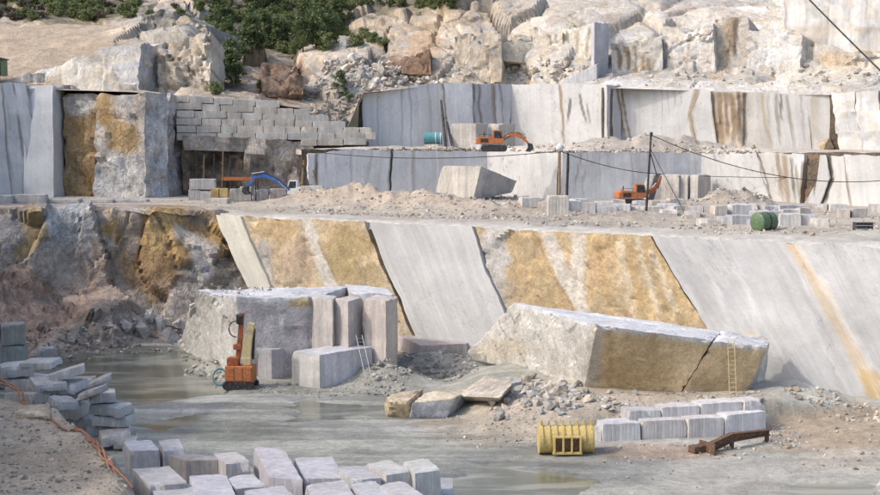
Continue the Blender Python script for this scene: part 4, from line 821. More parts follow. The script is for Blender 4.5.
# ledge left standing around the drill rig
e = empty('rock_ledge', tuple(np.r_[pd(240, 127), 0])); tag(e, 'square quarried rock mass with white top and rough pale left end', 'rock ledge')
zt = 7.0
A_, B_, C_, D_ = PZ(237, 298, zt), PZ(312, 297, zt), PZ(350, 285.5, zt), PZ(197, 290, zt)
hexa('rock_mass', [np.r_[A_[:2] + [.2, -.8], -.3], np.r_[B_[:2], -.3], np.r_[C_[:2], -.3], PZ(176, 349, -.3), A_, B_, C_, D_], M_CLEAN, (.46, .435, .435), parent=e, step=.35, amp=.05, edge=.07, rough=.14, rscale=2.4, facecol={(0, 0): (.62, .605, .57), (2, 1): (.60, .60, .61)}, maxseg=50,  # front kept grey as painted shade, left end and top lightened
     stains=[(300, 303, 14, 6, (.36, .27, .12), .8), (240, 340, 8, 40, (.40, .38, .37), .4)])
Cb = PZ(385, 291.5, zt - .15)
tail = PZ(345, 284, zt - .1)
hexa('back_mass', [np.r_[PZ(352, 293.5, zt)[:2], -.3], np.r_[PZ(394, 293.5, zt)[:2], -.3], np.r_[Cb[:2], -.3] + [0, 3, 0], np.r_[tail[:2], -.3], PZ(352, 293.5, zt - .12), PZ(394, 293.5, zt - .12), Cb + [0, 3, 0], tail], M_CLEAN, (.44, .42, .42), parent=e, step=.6, rough=.1, facecol={(2, 1): (.60, .60, .61)})  # grey sides under a lighter top, shade put into the colour again
PK = (.55, .505, .475)
corner_block(332, 125.6, 337, 128, 309.5, 127, -.2, 6.95, PK, 'upright pale slab touching the square rock mass, chipped ochre top corner', 'upright sawn slabs', step=.4, amp=.05, facecol={(2, 1): (.58, .56, .53)})
corner_block(347.5, 125.2, 362.5, 127.8, 333, 126.6, -.2, 6.85, PK, 'upright sawn slab standing between two others', 'upright sawn slabs', step=.4, amp=.03)
corner_block(385.5, 125, 397.5, 128.4, 363.2, 126.4, -.2, 6.85, (.57, .52, .485), 'upright pink sawn slab at the outer end of the row', 'upright sawn slabs', step=.4, amp=.03)
corner_block(318.5, 121.2, 372, 125.6, 290, 123.2, -.15, 2.92, (.64, .61, .62), 'large squared granite block with a ladder leaning on it', step=.3, amp=.03, facecol={(0, 0): (.62, .60, .57), (2, 1): (.56, .56, .58)})  # right face lightened and tinted lavender to lift its shade
corner_block(270, 125.2, 292, 127.2, 240, 126.4, -.15, 2.72, (.49, .47, .48), 'low squared block between the drill rig and the ladder block', step=.35, facecol={(0, 0): (.57, .56, .56)})  # left face painted lighter as the sunlit side, the right one greyer
# flat slab against the lower face
e_ = hexa('stone_slab', [PZ(421, 359, .4), PZ(467, 357, .4), PZ(470, 351, .4), PZ(398, 350, .4)] + [q + [0, 0, 1.25] for q in (PZ(421, 359, .4), PZ(467, 357, .4), PZ(470, 349, .4), PZ(398, 348, .4))], M_BLOCK, (.46, .41, .385), step=.4)
tag(e_, 'flat pinkish slab lying against the white lower face', 'slab')
# loose slabs in front
def freerock(name, bot, top, zb, zts, tone, label, rough=.1, fc=None, cat='rock', group=None):
    C = [PZ(a, b, zb) for a, b in bot] + [PZ(a, b, z) for (a, b), z in zip(top, zts)]
    return tag(hexa(name, C, M_ROUGH, tone, step=.25, amp=.03, edge=.05, rough=rough, rscale=1.6, facecol=fc, chips=4), label, cat, group)
freerock('loose_slab', [(388, 419), (412, 420), (424, 408), (384, 409)], [(390, 402), (408, 401), (424, 388), (386, 395)], -.1, [1.3, 1.45, 1.8, 1.5], (.55, .44, .29), 'pale ochre chunk lying beside a grey tilted slab', fc={(2, 1): (.56, .47, .34)})
freerock('loose_slab', [(407, 421), (446, 420), (470, 408), (424, 409)], [(412, 402), (452, 399), (472, 389), (426, 391)], -.1, [1.4, 1.5, 1.5, 1.6], (.50, .50, .52), 'grey tilted slab lying beside a pale ochre chunk', .06, fc={(2, 1): (.57, .50, .38)})
freerock('loose_slab', [(452, 402), (498, 407), (514, 396), (470, 390)], [(456, 396), (500, 398), (512, 384), (486, 375)], .3, [1.3, 1.9, 2.6, 2.4], (.52, .47, .40), 'broad pale slab leaning on rubble below the split boulder', .06, cat='slab')
# row of blocks holding the ramp
RB = 'granite blocks edging the ramp'
for k, (x0, y0, x1, y1, yt) in enumerate([(594, 442, 601.5, 442.5, 426), (603, 443, 640.5, 441.5, 424), (642, 441, 687, 439, 421), (688.5, 439.5, 724, 437, 419), (725.5, 437, 766, 432.5, 415)]):
    block_base(x0, y0, x1, y1, .05, yt, 1.9, (.60, .585, .58), label=['short end block half hidden behind the yellow bucket', 'pale block in the bottom course, next to the bucket', 'long block in the bottom course under the slanting slab', 'block in the bottom course behind the rusty beam end', 'last block in the bottom course behind the rusty beam'][k], group=RB)
for k, (x0, y0, x1, y1, yt) in enumerate([(629, 422, 661, 420.5, 411), (662, 420.5, 699.5, 418.5, 407.5), (701, 418.5, 743, 415.5, 404), (744.5, 416, 763, 414.5, 401)]):
    block_base(x0, y0, x1, y1, 1.22, yt, 1.7, (.57, .55, .54), label=['low upper course block at the ramp end, half buried', 'upper course block second along the ramp edge', 'longest upper course block edging the ramp', 'small worn block capping the outer end of the row'][k], group=RB)

# ================================================================== FOREGROUND STOCK OF BLOCKS
def block_top3(fl, fr, bl, ztop, h, tone, label, group, tilt=0.0, **kw):
    A, B, Dk = PZ(*fl, ztop), PZ(*fr, ztop), PZ(*bl, ztop); Cc = B + Dk - A; up = np.array([0, 0, h])
    tp = [A, B, Cc + [0, 0, tilt], Dk + [0, 0, tilt]]
    return tag(hexa('granite_block', [A - up, B - up, Cc - up, Dk - up] + tp, M_BLOCK, jit(tone, .07), step=.26, amp=.014, edge=.022, **kw), label, 'block', group)
FG = 'granite blocks stockpiled at the pit edge'
FS = [((130, 451), (160, 450), (122, 440.5), 3.0, 1.5, 'squared block beside its twin at the back of the stockpile, by the stacked slabs'), ((163.5, 451), (185, 449.5), (158, 440.5), 3.0, 1.5, 'narrow squared block beside its wider twin at the stockpile back'),
      ((186, 460.5), (223, 459), (168, 455), 2.9, 1.4, 'long brown grey block with its plain side showing'), ((225.5, 464), (251, 462), (213, 452.5), 3.0, 1.3, 'square pale topped block next to the long brown grey one'),
      ((269, 477), (303, 480), (253, 449.5), 3.05, 1.3, 'largest flat lavender slab lying askew on the stockpile'), ((304, 478.5), (346, 478), (293, 457), 2.75, 1.1, 'wide flat block with a drill hole, beside the askew slab'),
      ((352.5, 480), (382, 477.5), (333, 467.5), 3.0, 1.3, 'shallow block between the drill hole block and the tall ones'), ((386.5, 475), (412.5, 470.5), (364, 463.5), 3.1, 1.9, 'tall pale block second from the stockpile end'),
      ((415, 473.5), (441, 469.5), (402, 462.5), 3.1, 3.0, 'tallest pale block at the outer end of the stockpile'), ((150, 486), (189, 483), (132, 468), 3.15, 2.2, 'big dark sided block at the foot of the earth bank'),
      ((160, 505), (200, 500), (151, 487.5), 2.9, 2.0, 'low block in front of the big dark sided one'), ((200, 507), (240, 504), (189, 476), 3.05, 2.0, 'long lavender topped block pointing into the stockpile'),
      ((236, 489), (266, 485.5), (224, 477), 2.95, 1.6, 'small pale topped block behind the front row'), ((262, 508), (302, 502), (244, 489.5), 3.1, 1.8, 'flat block below the askew lavender slab'),
      ((318, 508), (360, 503), (305, 484.5), 3.0, 1.8, 'broad smooth topped block in the front row'), ((372, 506), (398, 501), (350, 484.5), 2.95, 1.8, 'narrow block in the front row beside the broad one'),
      ((402, 504), (428, 498), (378, 486), 3.0, 1.8, 'front row block below the tall pale ones')]
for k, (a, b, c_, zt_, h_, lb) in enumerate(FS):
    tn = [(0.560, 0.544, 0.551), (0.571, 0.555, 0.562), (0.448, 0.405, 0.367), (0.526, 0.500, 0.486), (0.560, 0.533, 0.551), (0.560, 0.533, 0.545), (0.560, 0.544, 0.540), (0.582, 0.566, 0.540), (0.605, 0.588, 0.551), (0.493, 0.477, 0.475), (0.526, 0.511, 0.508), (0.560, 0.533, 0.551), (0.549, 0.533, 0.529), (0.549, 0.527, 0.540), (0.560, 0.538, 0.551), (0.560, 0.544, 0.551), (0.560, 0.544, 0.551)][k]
    block_top3(a, b, c_, zt_, h_, tn, lb, FG, tilt=random.uniform(-.06, .06) + (.25 if k == 4 else 0), facecol={(1, 0): tuple(v * .88 for v in tn)})  # front face toned slightly darker than the rest
for k in range(9):     # the course they stand on, mostly out of sight
    x_ = -17.6 + k * 2.05; y_ = 81.5 + (k % 2) * .3
    tag(hexa('granite_block', box_corners((x_, y_ - 5, .02), np.array([1, 0.]), np.array([0, 1.]), 1.95, 9.2, 1.15 + .08 * (k % 3)), M_BLOCK, jit(GREY), step=.6), 'long squared block in the lower course under the stockpile', 'block', FG)

# ================================================================== SLABS STACKED BY THE BANK
def stack(x0, x1, ybase, D, z0, hs, tone, labels, group, wob=.25, dep=2.0):
    A = pd(x0, D); wdt = pd(x1, D)[0] - A[0]; z = z0
    for k, h in enumerate(hs):
        a = random.uniform(-.4, .4); ux = np.array([math.cos(a), math.sin(a)]); uy = np.array([-ux[1], ux[0]]); p = A + np.array([random.uniform(-wob, wob), random.uniform(-wob, wob)])
        w_ = wdt * random.uniform(.8, 1.2); C = np.array(box_corners((p[0], p[1], z), ux, uy, w_, dep * random.uniform(.85, 1.1), h))
        tx, ty = random.uniform(-.05, .05), random.uniform(-.03, .05)
        C[:, 2] += (C[:, 0] - p[0]) * tx + (C[:, 1] - p[1]) * ty
        tag(hexa('granite_slab', C, M_BLOCK, jit(tone, .12), step=.25, amp=.03, edge=.045), labels[k] if isinstance(labels, list) else labels, 'slab', group); z += h + .02
SG = 'grey slabs stacked behind the earth bank'
stack(84, 116, 450, 99.5, -.05, [.78, .72, .76, .70, .74], (.50, .495, .485), ['rough grey slab in the outer stack by the water: ' + q for q in ('bottom one', 'second from its bottom', 'middle one', 'second from its top', 'top one')], SG)
stack(44, 78, 440, 100.5, 0, [.9, .85, .85, .8, .75], (.50, .49, .48), ['slab in the middle stack between bank and water: ' + q for q in ('bottom one', 'second from its bottom', 'middle one', 'second from its top', 'tilted top one')], SG, .4, 2.4)
stack(2, 40, 430, 103, .2, [1.0, .95, .95, .9, .85], (.51, .50, .485), ['slab in the inner stack beside the tall grey green blocks: ' + q for q in ('bottom one', 'second from its bottom', 'middle one', 'second from its top', 'top one')], SG, .4, 2.4)
stack(62, 90, 430, 107, 0, [.9, .9, .8, .7], (.47, .46, .445), ['slab in the low stack behind the middle one: ' + q for q in ('bottom one', 'second from its bottom', 'second from its top', 'top one')], SG, .4)
C = np.array(box_corners(np.r_[pd(44, 99.5), 4.35], np.array([.97, .22]), np.array([-.22, .97]), 2.4, 1.7, .6)); C[:, 2] += (C[:, 0] - C[0, 0]) * .28
tag(hexa('granite_slab', C, M_BLOCK, (.52, .51, .50), step=.3), 'tilted loose slab lying askew across the slab stacks', 'slab', SG)
for k, (x, D, z, w_, dp, h_, yaw, tx, ty, lb) in enumerate([(30, 98.5, 3.9, 2.2, 1.6, .55, .5, -.12, .2, 'slab leaning out of the inner stack towards the bank'), (70, 99, 3.2, 1.9, 1.3, .5, -.6, .35, -.1, 'steeply tilted slab wedged between the outer and middle stacks'), (96, 97.8, .3, 2.0, 1.4, .7, .35, .05, .25, 'slab fallen at the foot of the outer stack'), (52, 97.6, 2.9, 1.8, 1.2, .6, .8, -.3, .1, 'small slab fallen against the middle stack'),
        (14, 101, 5.0, 2.6, 1.5, .5, -.35, .12, .1, 'long pale slab lying on top of the inner stack'), (84, 103.5, 3.1, 1.6, 1.4, .5, .2, .4, .1, 'thin slab standing askew behind the outer stack'), (108, 98, .2, 1.5, 1.2, .6, -.3, .1, .2, 'small slab lying at the water edge by the outer stack')]):
    p_ = pd(x, D); ux = np.array([math.cos(yaw), math.sin(yaw)]); C = np.array(box_corners((p_[0], p_[1], z), ux, np.array([-ux[1], ux[0]]), w_, dp, h_)); C[:, 2] += (C[:, 0] - p_[0]) * tx + (C[:, 1] - p_[1]) * ty
    tag(hexa('granite_slab', C, M_BLOCK, jit((.50, .49, .475), .12), step=.25, amp=.03, edge=.045), lb, 'slab', SG)
stack(-4, 24, 378, 121, .1, [1.75, 1.75, 1.7], (.33, .35, .33), ['tall grey green block by the red slope: ' + q for q in ('bottom of its stack', 'middle of its stack', 'top of its stack')], 'tall grey green blocks', .1, 2.0)
stack(-34, -6, 378, 121, .1, [1.75, 1.7, 1.7], (.34, .35, .33), 'grey green block in the column beside the red slope', 'tall grey green blocks', .1, 2.0)
stack(33, 49, 366, 133, .2, [1.4], (.40, .405, .40), ['single squat grey block at the foot of the red slope'], None, .05, 1.6)
C = np.array(box_corners(np.r_[PZ(16, 418, 4.6)[:2], 4.42], np.array([.93, .1]), np.array([-.25, .97]), 2.1, 3.0, .42)); C[:, 2] += (C[:, 0] - C[0, 0]) * .03
tag(hexa('granite_slab', C, M_ROUGH, (.47, .40, .30), step=.25, rough=.06, rscale=1.0, edge=.07), 'thin sandy coloured slab lying on the earth bank', 'slab')
#@@MORE
# ================================================================== MACHINES
def at_ground(px, py, z): q = PZ(px, py, z); return (float(q[0]), float(q[1]), float(z))
def wheel(parent, c, r, w_, name='wheel'):
    x, y, z = c; t_ = part_cyl(name, parent, M_RUBBER, ((x, y - w_ / 2, z), (x, y + w_ / 2, z), r), seg=16)
    part_cyl('rim', t_, M_STEEL, ((x, y - w_ / 2 - .02, z), (x, y + w_ / 2 + .02, z), r * .5), seg=12); return t_
def track(parent, y, L_, h, w_):
    n = 8; pts = [(L_ / 2 - h / 2 + math.cos(a) * h / 2, h / 2 + math.sin(a) * h / 2) for a in np.linspace(-math.pi / 2, math.pi / 2, n)] + [(-L_ / 2 + h / 2 - math.cos(a) * h / 2, h / 2 + math.sin(a) * h / 2) for a in np.linspace(math.pi / 2, -math.pi / 2, n)]
    t_ = part_prism('track', parent, M_DARK, pts, y - w_ / 2, y + w_ / 2)
    bm = bmesh.new()
    for k in range(14):
        x = -L_ / 2 + .25 + (L_ - .5) * k / 13
        add_box(bm, (x, y, h + .02), (.12, w_ * 1.04, .05)); add_box(bm, (x, y, .03), (.12, w_ * 1.04, .05))
    bm_obj('track_shoes', bm, M_DARK, t_); return t_
def excavator(loc, yaw, body, cabm, boomm, boom, stick, label, bucket=True, scale=1.0):
    e = empty('excavator', loc, yaw); e.scale = (scale,) * 3; tag(e, label, 'excavator')
    for y in (-.95, .95): track(e, y, 3.4, .8, .5)
    part_box('undercarriage', e, M_DARK, ((0, 0, .6), (1.6, 1.5, .45)))
    part_prism('engine_house', e, body, [(-2.1, 1.0), (.9, 1.0), (.9, 1.35), (-.3, 1.9), (-1.9, 1.95), (-2.15, 1.6)], -1.15, 1.15)
    part_box('counterweight', e, body, ((-2.1, 0, 1.4), (.5, 2.2, .85)), bevel=.12)
    cb = part_prism('cab', e, cabm, [(-.15, 1.05), (1.25, 1.05), (1.3, 1.7), (1.0, 2.75), (-.1, 2.8)], -1.2, -.25)
    part_prism('window', cb, M_GLASS, [(.05, 1.75), (1.12, 1.75), (.9, 2.62), (.05, 2.65)], -1.22, -.23, 0)
    b = limb('boom', e, boomm, boom, .25, .36, [.35] + [.55] * (len(boom) - 2) + [.32])
    s_ = limb('stick', e, boomm, stick, .25, .30, [.42, .40, .24][:len(stick)] if len(stick) == 3 else [.4, .24])
    m1 = Vector(boom[1]); part_cyl('hydraulic_ram', b, M_STEEL, ((.75, .0, 1.3), (m1.x, .0, m1.y), .08)); part_cyl('hydraulic_ram', b, M_STEEL, ((.75, .5, 1.3), (m1.x, .5, m1.y), .08))
    t0, t1 = Vector(boom[-2]), Vector(stick[0]); part_cyl('hydraulic_ram', s_, M_STEEL, ((t0.x, .25, t0.y + .4), (t1.x, .25, t1.y + .25), .07))
    part_box('side_panel', e, M_DARK, ((-1.2, -1.16, 1.45), (1.0, .04, .5)), bevel=0); part_box('side_panel', e, M_DARK, ((-1.2, 1.16, 1.45), (1.0, .04, .5)), bevel=0)
    part_cyl('exhaust', e, M_DARK, ((-1.3, .4, 1.9), (-1.3, .4, 2.5), .07)); part_cyl('handrail', e, M_DARK, ((-1.9, -1.0, 2.25), (-.3, -1.0, 2.2), .03), ((-1.9, -1.0, 1.9), (-1.9, -1.0, 2.25), .03), ((-.4, -1.0, 1.8), (-.4, -1.0, 2.2), .03), seg=5)
    tube('hose', np.array([(p_[0], .48, p_[1] + .3) for p_ in boom]), .045, M_RUBBER, b)
    if bucket:
        q = Vector(stick[-1]); part_prism('bucket', e, M_DARK, [(q.x - .25, q.y + .2), (q.x + .35, q.y + .15), (q.x + .55, q.y - .5), (q.x + .1, q.y - .95), (q.x - .55, q.y - .85), (q.x - .2, q.y - .4)], -.3, .8)
    return e
excavator(at_ground(296, 201.5, Z1 + .15), math.radians(172), M_WHITE, M_WHITE, M_BLUE, [(.9, 1.5), (2.3, 2.7), (4.2, 3.5), (5.6, 3.15)], [(5.9, 3.4), (5.5, 3.1), (6.6, 1.8)], 'blue and white excavator with its boom reaching over block stacks', scale=.92)
excavator(at_ground(494, 151.5, Z2 + .12), math.radians(-4), M_ORANGE, M_ORANGE, M_ORANGE, [(.9, 1.4), (1.9, 2.1), (3.0, 2.2), (3.9, 1.7)], [(4.1, 1.9), (3.9, 1.6), (4.6, .9)], 'orange excavator working on the upper terrace beside two blocks', scale=.95)
excavator(at_ground(634, 206, Z1 + .12), math.radians(8), M_ORANGE, M_ORANGE, M_REDB, [(.7, 1.2), (1.6, 1.6), (2.4, 1.9), (2.9, 2.4)], [(2.9, 2.6), (3.0, 2.2), (3.5, 3.7)], 'low orange excavator with raised arm beside the dark derrick mast', bucket=False, scale=.92)

# drill rig in the pit
e = empty('drill_rig', at_ground(241, 388, 0.05), math.radians(-6)); tag(e, 'orange drill rig with cream boom and red mast at the water edge', 'drill rig')
for y in (-.85, .85): track(e, y, 2.6, .6, .4)
hb = part_box('engine_box', e, M_ORANGE, ((0, 0, 1.25), (2.3, 1.6, 1.35)), bevel=.06)
for k in range(3): part_box('panel_door', hb, M_ORANGE, ((-.72 + k * .72, -.82, 1.25), (.64, .05, 1.1)), bevel=.015)
part_box('chassis', e, M_DARK, ((0, 0, .5), (2.2, 1.3, .3)))
part_box('control_box', e, M_REDB, ((-.55, -.2, 2.25), (.95, .8, .65)), bevel=.04)
part_box('boom_base', e, M_CREAM, ((.55, -.1, 2.25), (.75, .6, .65)), bevel=.04)
limb('boom', e, M_CREAM, [(.5, 2.4), (.65, 3.9), (1.0, 5.4)], -.1, .5, [.78, .7, .5])
ms = limb('mast', e, M_REDB, [(-.25, 2.5), (-.05, 4.2), (.12, 6.2)], .2, .35, [.35, .35, .35])
part_cyl('drill_rod', ms, M_STEEL, ((-.42, .2, 2.3), (-.08, .2, 6.1), .06))
part_box('drill_head', ms, M_DARK, ((-.05, .15, 5.7), (.55, .5, .8)), bevel=.05); part_box('clamp', ms, M_REDB, ((-.25, .15, 3.4), (.7, .5, .45)), bevel=.04)
part_cyl('hydraulic_ram', e, M_DARK, ((1.0, .1, 2.4), (1.15, .1, 4.9), .11))
th = np.linspace(-.6, 3.3, 14); tube('hose', np.stack([-.35 - .55 * np.sin(th), 0 * th - .2, 4.9 + .65 * np.cos(th)], -1), .05, M_RUBBER, ms)
th = np.linspace(0, 4 * math.pi, 40); q = at_ground(220, 388, 0.1)
tag(tube('hose_coil', np.stack([q[0] + .55 * np.cos(th), q[1] + .2 * np.sin(th), .95 + .7 * np.sin(th) * .95 + .01 * th], -1), .055, M_TEAL, origin=q), 'coiled teal hose standing by the drill rig', 'hose')

# yellow loader bucket lying on its back
p = PZ(566.5, 456, .05); e = empty('loader_bucket', (p[0], p[1] + .9, .0), math.radians(2)); tag(e, 'yellow toothed loader bucket resting on the wet floor', 'bucket')
Wd = 3.5; prof = [(math.cos(a) * 1.0, 1.05 + math.sin(a) * 1.0) for a in np.linspace(math.radians(-95), math.radians(-250), 14)]      # x = depth
bm = bmesh.new(); outer = prof; inner = [(x * .93, 1.05 + (z - 1.05) * .93) for x, z in prof]
ring = outer + inner[::-1]
def sweep(bm, ring, x0, x1):
    a = [bm.verts.new((x0, y, z)) for y, z in ring]; b = [bm.verts.new((x1, y, z)) for y, z in ring]; n = len(ring)
    bm.faces.new(a); bm.faces.new(b[::-1])
    for i in range(n): bm.faces.new((a[i], b[i], b[(i + 1) % n], a[(i + 1) % n]))
    bmesh.ops.recalc_face_normals(bm, faces=bm.faces[:])
sweep(bm, ring, -Wd / 2, Wd / 2); sh = bm_obj('shell', bm, M_YEL, e, 0, True)
for sx in (-Wd / 2, Wd / 2):
    bm = bmesh.new(); sweep(bm, [(y * 1.04, 1.05 + (z - 1.05) * 1.04) for y, z in prof] + [(.95, 1.7), (.95, .4)], sx - .05, sx + .05); bm_obj('side_plate', bm, M_YEL, e)
for k in range(8):
    x = -Wd / 2 + .12 + k * (Wd - .24) / 7; bm = bmesh.new()
    r_ = [(y * 1.08, 1.05 + (z - 1.05) * 1.08) for y, z in prof[5:]] + [(y * .98, 1.05 + (z - 1.05) * .98) for y, z in prof[5:]][::-1]
    if abs(x) < .9: r_ = [(y * 1.08, 1.05 + (z - 1.05) * 1.08) for y, z in prof[8:]] + [(y * .98, 1.05 + (z - 1.05) * .98) for y, z in prof[8:]][::-1]
    sweep(bm, r_, x - .07, x + .07); bm_obj('rib', bm, M_YEL, sh)
    part_prism('tooth', e, M_YEL, [(x - .09, 1.95), (x + .09, 1.95), (x + .05, 2.35), (x - .05, 2.35)], -.5, -.28, .01)
for x in (-.85, -.28, .28, .85): part_box('lug', e, M_YEL, ((x, -1.12, .85), (.12, .5, .95)), bevel=.02)
part_box('mount_plate', e, M_RUST, ((0, -1.02, .85), (1.6, .06, .8))); part_box('cross_bar', e, M_YEL, ((0, -1.22, 1.36), (1.95, .2, .14)), ((0, -1.2, .3), (1.95, .25, .16)))
# rusty blade arm
p = PZ(709, 452, .15); e = empty('rusty_beam', (p[0], p[1], .12), math.radians(32)); tag(e, 'bent rusty steel beam with end plate lying before the block row', 'beam')
part_prism('web', e, M_RUST, [(0, .05), (2.0, .55), (5.4, .62), (5.4, .9), (1.9, 1.0), (0, .55)], -.04, .04)
part_prism('flange', e, M_RUST, [(0, .55), (1.9, 1.0), (5.4, .9), (5.4, .97), (1.9, 1.08), (0, .62)], -.22, .22); part_prism('flange', e, M_RUST, [(0, .0), (2.0, .5), (5.4, .57), (5.4, .64), (2.0, .57), (0, .07)], -.22, .22)
part_box('end_plate', e, M_RUST, ((-.15, 0, .32), (.12, 1.5, .85))); part_box('side_box', e, M_RUST, ((-.65, .45, .25), (1.0, .7, .45)), bevel=.04)
part_box('foot', e, M_RUST, ((5.2, 0, .3), (.2, .3, .7)))
part_box('prop', e, M_RUST, ((2.0, 0, .22), (.2, .3, .65)))

# ladders
def ladder(base, top, wdt, label, mat):
    base = Vector(base); top = Vector(top); e = empty('ladder', base); tag(e, label, 'ladder'); d = top - base; s_ = Vector((wdt / 2, 0, 0))
    for sg in (-1, 1): part_cyl('rail', e, mat, (tuple(s_ * sg), tuple(d + s_ * sg), .032), seg=6)
    n = int(d.length / .32)
    for k in range(1, n): c = d * (k / n); part_cyl('rung', e, mat, (tuple(c - s_), tuple(c + s_), .02), seg=6)
ladder(PY(371, 389, 121.6), PY(359, 335, 124.2), .5, 'aluminium ladder leaning on the large squared block', M_STEEL)
ladder(PY(733, 396, 110.2), PY(731, 339, 110.7), .5, 'pale ladder standing against the brown side of the split boulder', M_CREAM)

# ================================================================== TERRACE THINGS
# stacked blocks, frame and boxes by the hollow
TB = 'blocks stacked near the blue excavator'
for k, (x0, x1, y0, zb, yt, lb) in enumerate([(188, 214, 202, 0, 191, 'wide grey block under another, beside the ochre one'), (189, 215, 0, 1.35, 0, 'wide grey block lying on its twin by the hollow'), (229, 240, 203, 0, 189, 'narrow grey block under the orange steel gantry'), (239, 251, 203, 0, 187, 'pale upright block under the orange steel gantry'),
                                              (253, 268, 202, 0, 190, 'squat grey block under the blue boom'), (269.5, 286, 201.5, 0, 189, 'pinkish block beside the excavator cab')]):
    D = 184.0; A = pd(x0, D); zb_ = Z1 + .12 + zb; h = 1.3 if zb or k == 0 else (PY(x0, yt, D)[2] - zb_)
    if zb: zb_ += .0
    wd_ = pd(x1, D)[0] - A[0]
    tag(hexa('granite_block', box_corners((A[0], D, zb_), np.array([1, 0.05]), np.array([-.05, 1]), wd_, 1.7, h), M_BLOCK, jit([(.46, .46, .47), (.48, .48, .48), (.44, .43, .42), (.57, .56, .54), (.42, .41, .41), (.45, .40, .37)][k], .04), step=.5), lb, 'block', TB)
A = pd(210.5, 181); e = empty('ochre_block', (A[0], A[1], Z1 + .15)); tag(e, 'split yellow ochre block with a dark gap beside stacked grey blocks', 'block')
for k in range(2):
    x = A[0] + k * 1.05; hexa('half_block', box_corners((x, 181, Z1 + .15), np.array([1., 0]), np.array([0, 1.]), .98, 1.5, 1.6), M_ROUGH, (.52, .39, .19), parent=e, step=.4, rough=.05)
A = pd(223, 182.5); e = empty('gantry', (A[0], A[1], Z1 + .1)); tag(e, 'rusty orange steel gantry spanning over pale blocks', 'gantry'); M_OR2 = paint('orange_rust_paint', (.42, .14, .05), .7, 0, .6)
part_box('beam', e, M_OR2, ((2.0, -.2, 2.75), (4.3, .18, .35)), bevel=.01); part_box('beam', e, M_OR2, ((2.0, 1.9, 2.75), (4.3, .18, .35)), bevel=.01)
for k in range(5): part_box('cross_member', e, M_OR2, ((.1 + k * .95, .85, 2.72), (.14, 2.1, .22)), bevel=0)
for x in (.0, 4.0):
    for y in (-.2, 1.9): part_box('leg', e, M_DARK, ((x, y, 1.3), (.14, .14, 2.7)), bevel=0)
# west ledge kerb of blocks
for k in range(6):
    x0 = -22 + k * 34; D = 176 + k * 1.3; A = pd(x0, D); wd_ = pd(x0 + 33, D)[0] - A[0]
    tag(hexa('granite_block', box_corners((A[0], D, Z1 - .1), np.array([1, .03]), np.array([-.03, 1]), wd_ - .06, 2.2, [1.25, 1.3, .7, .6, .55, .4][k]), M_BLOCK, jit((.44, .43, .42), .05), step=.5, edge=.06),
        ['dusty ledge block at the foot of the blue grey slabs, frame end', 'dusty ledge block at the foot of the blue grey slabs, second along', 'low ledge block below the rusty rock panel', 'low ledge block below the brown patch', 'low ledge block below the rounded grey corner', 'low ledge block below the hollow'][k], 'kerb blocks along the terrace edge')
# tilted great block
D = 186.0
C = [PY(448, 197, 187), PY(474, 200, 183.5), PY(513, 191, 190), PY(470, 190, 192), PY(442, 166, 186), PY(481, 165.5, 183), PY(516, 179, 190), PY(476, 170, 192)]
C = [PY(435, 192, 187.5), PY(473, 200, 184), PY(512, 193, 189.5), PY(474, 190, 193), PY(442, 165.5, 186.5), PY(481, 166, 183.5), PY(517, 181, 189.5), PY(478, 176, 193)]
tag(hexa('granite_block', C, M_BLOCK, (.50, .485, .48), step=.4, facecol={(1, 0): (.58, .55, .50)}), 'great tilted granite block with ribbed side on the terrace heap', 'block')  # front side painted a lighter beige as its sunlit face
# lamp post on a block
block_base(548, 217, 569, 217, Z1 + .1, 196, 2.2, (.60, .58, .54), label='pale cube block carrying the lamp post', sink=.1)
p = PZ(560, 216, Z1 + .1); zt_ = PY(560, 195, p[1])[2]
e = empty('lamp_post', (p[0], p[1] + 1.0, zt_)); tag(e, 'wooden lamp post with white globe standing on a pale block', 'lamp post')
hh = PY(561, 150, p[1] + 1)[2] - zt_
part_cyl('post', e, M_WOOD, ((0, 0, -.05), (0, 0, hh), .16, .13), seg=8); bm = bmesh.new(); bmesh.ops.create_uvsphere(bm, u_segments=12, v_segments=8, radius=.42); bmesh.ops.translate(bm, verts=bm.verts, vec=(0, 0, hh + .25)); bm_obj('globe', bm, M_WHITE, e, 0, True); part_box('bracket', e, M_DARK, ((0, 0, hh - .1), (.6, .12, .12)))
LAMP = np.array([p[0], p[1] + 1.0, zt_ + hh - .1])
# derrick mast
p = PZ(646, 214, Z1 + .1); e = empty('derrick_mast', tuple(p)); tag(e, 'dark derrick mast with stay standing beside the orange excavator', 'mast'); zt_ = PY(650, 132, p[1])[2] - p[2]
part_cyl('pole', e, M_DARK, ((0, 0, -.1), (.45, 0, zt_), .13, .10), seg=8); part_cyl('stay', e, M_DARK, ((.4, .1, zt_ * .75), (1.2, .3, zt_ * .45), .06), seg=6); part_box('base_plate', e, M_RUST, ((0, 0, .05), (.9, .9, .12))); part_box('pulley', e, M_DARK, ((.45, -.1, zt_ - .25), (.3, .3, .45)))
MAST = np.array([p[0] + .42, p[1], p[2] + zt_ - .3])
# leaning slabs beside the mast
for k, (xb, xt, wpx, tone, lb) in enumerate([(640, 648, 6, (.60, .58, .55), 'thin white slab leaning behind the derrick mast'), (648, 655, 6, (.12, .11, .11), 'dark leaning slab beside the derrick mast')]):
    D = 183 + k; y0 = 200; b0, b1 = PY(xb, y0, D), PY(xb + wpx, y0, D); t0, t1 = PY(xt, 174, D + 1.2), PY(xt + wpx, 174, D + 1.2); th_ = np.array([0, .45, 0])
    tag(hexa('stone_slab', [b0, b1, b1 + th_, b0 + th_, t0, t1, t1 + th_, t0 + th_], M_BLOCK, tone, step=.4), lb, 'slab')
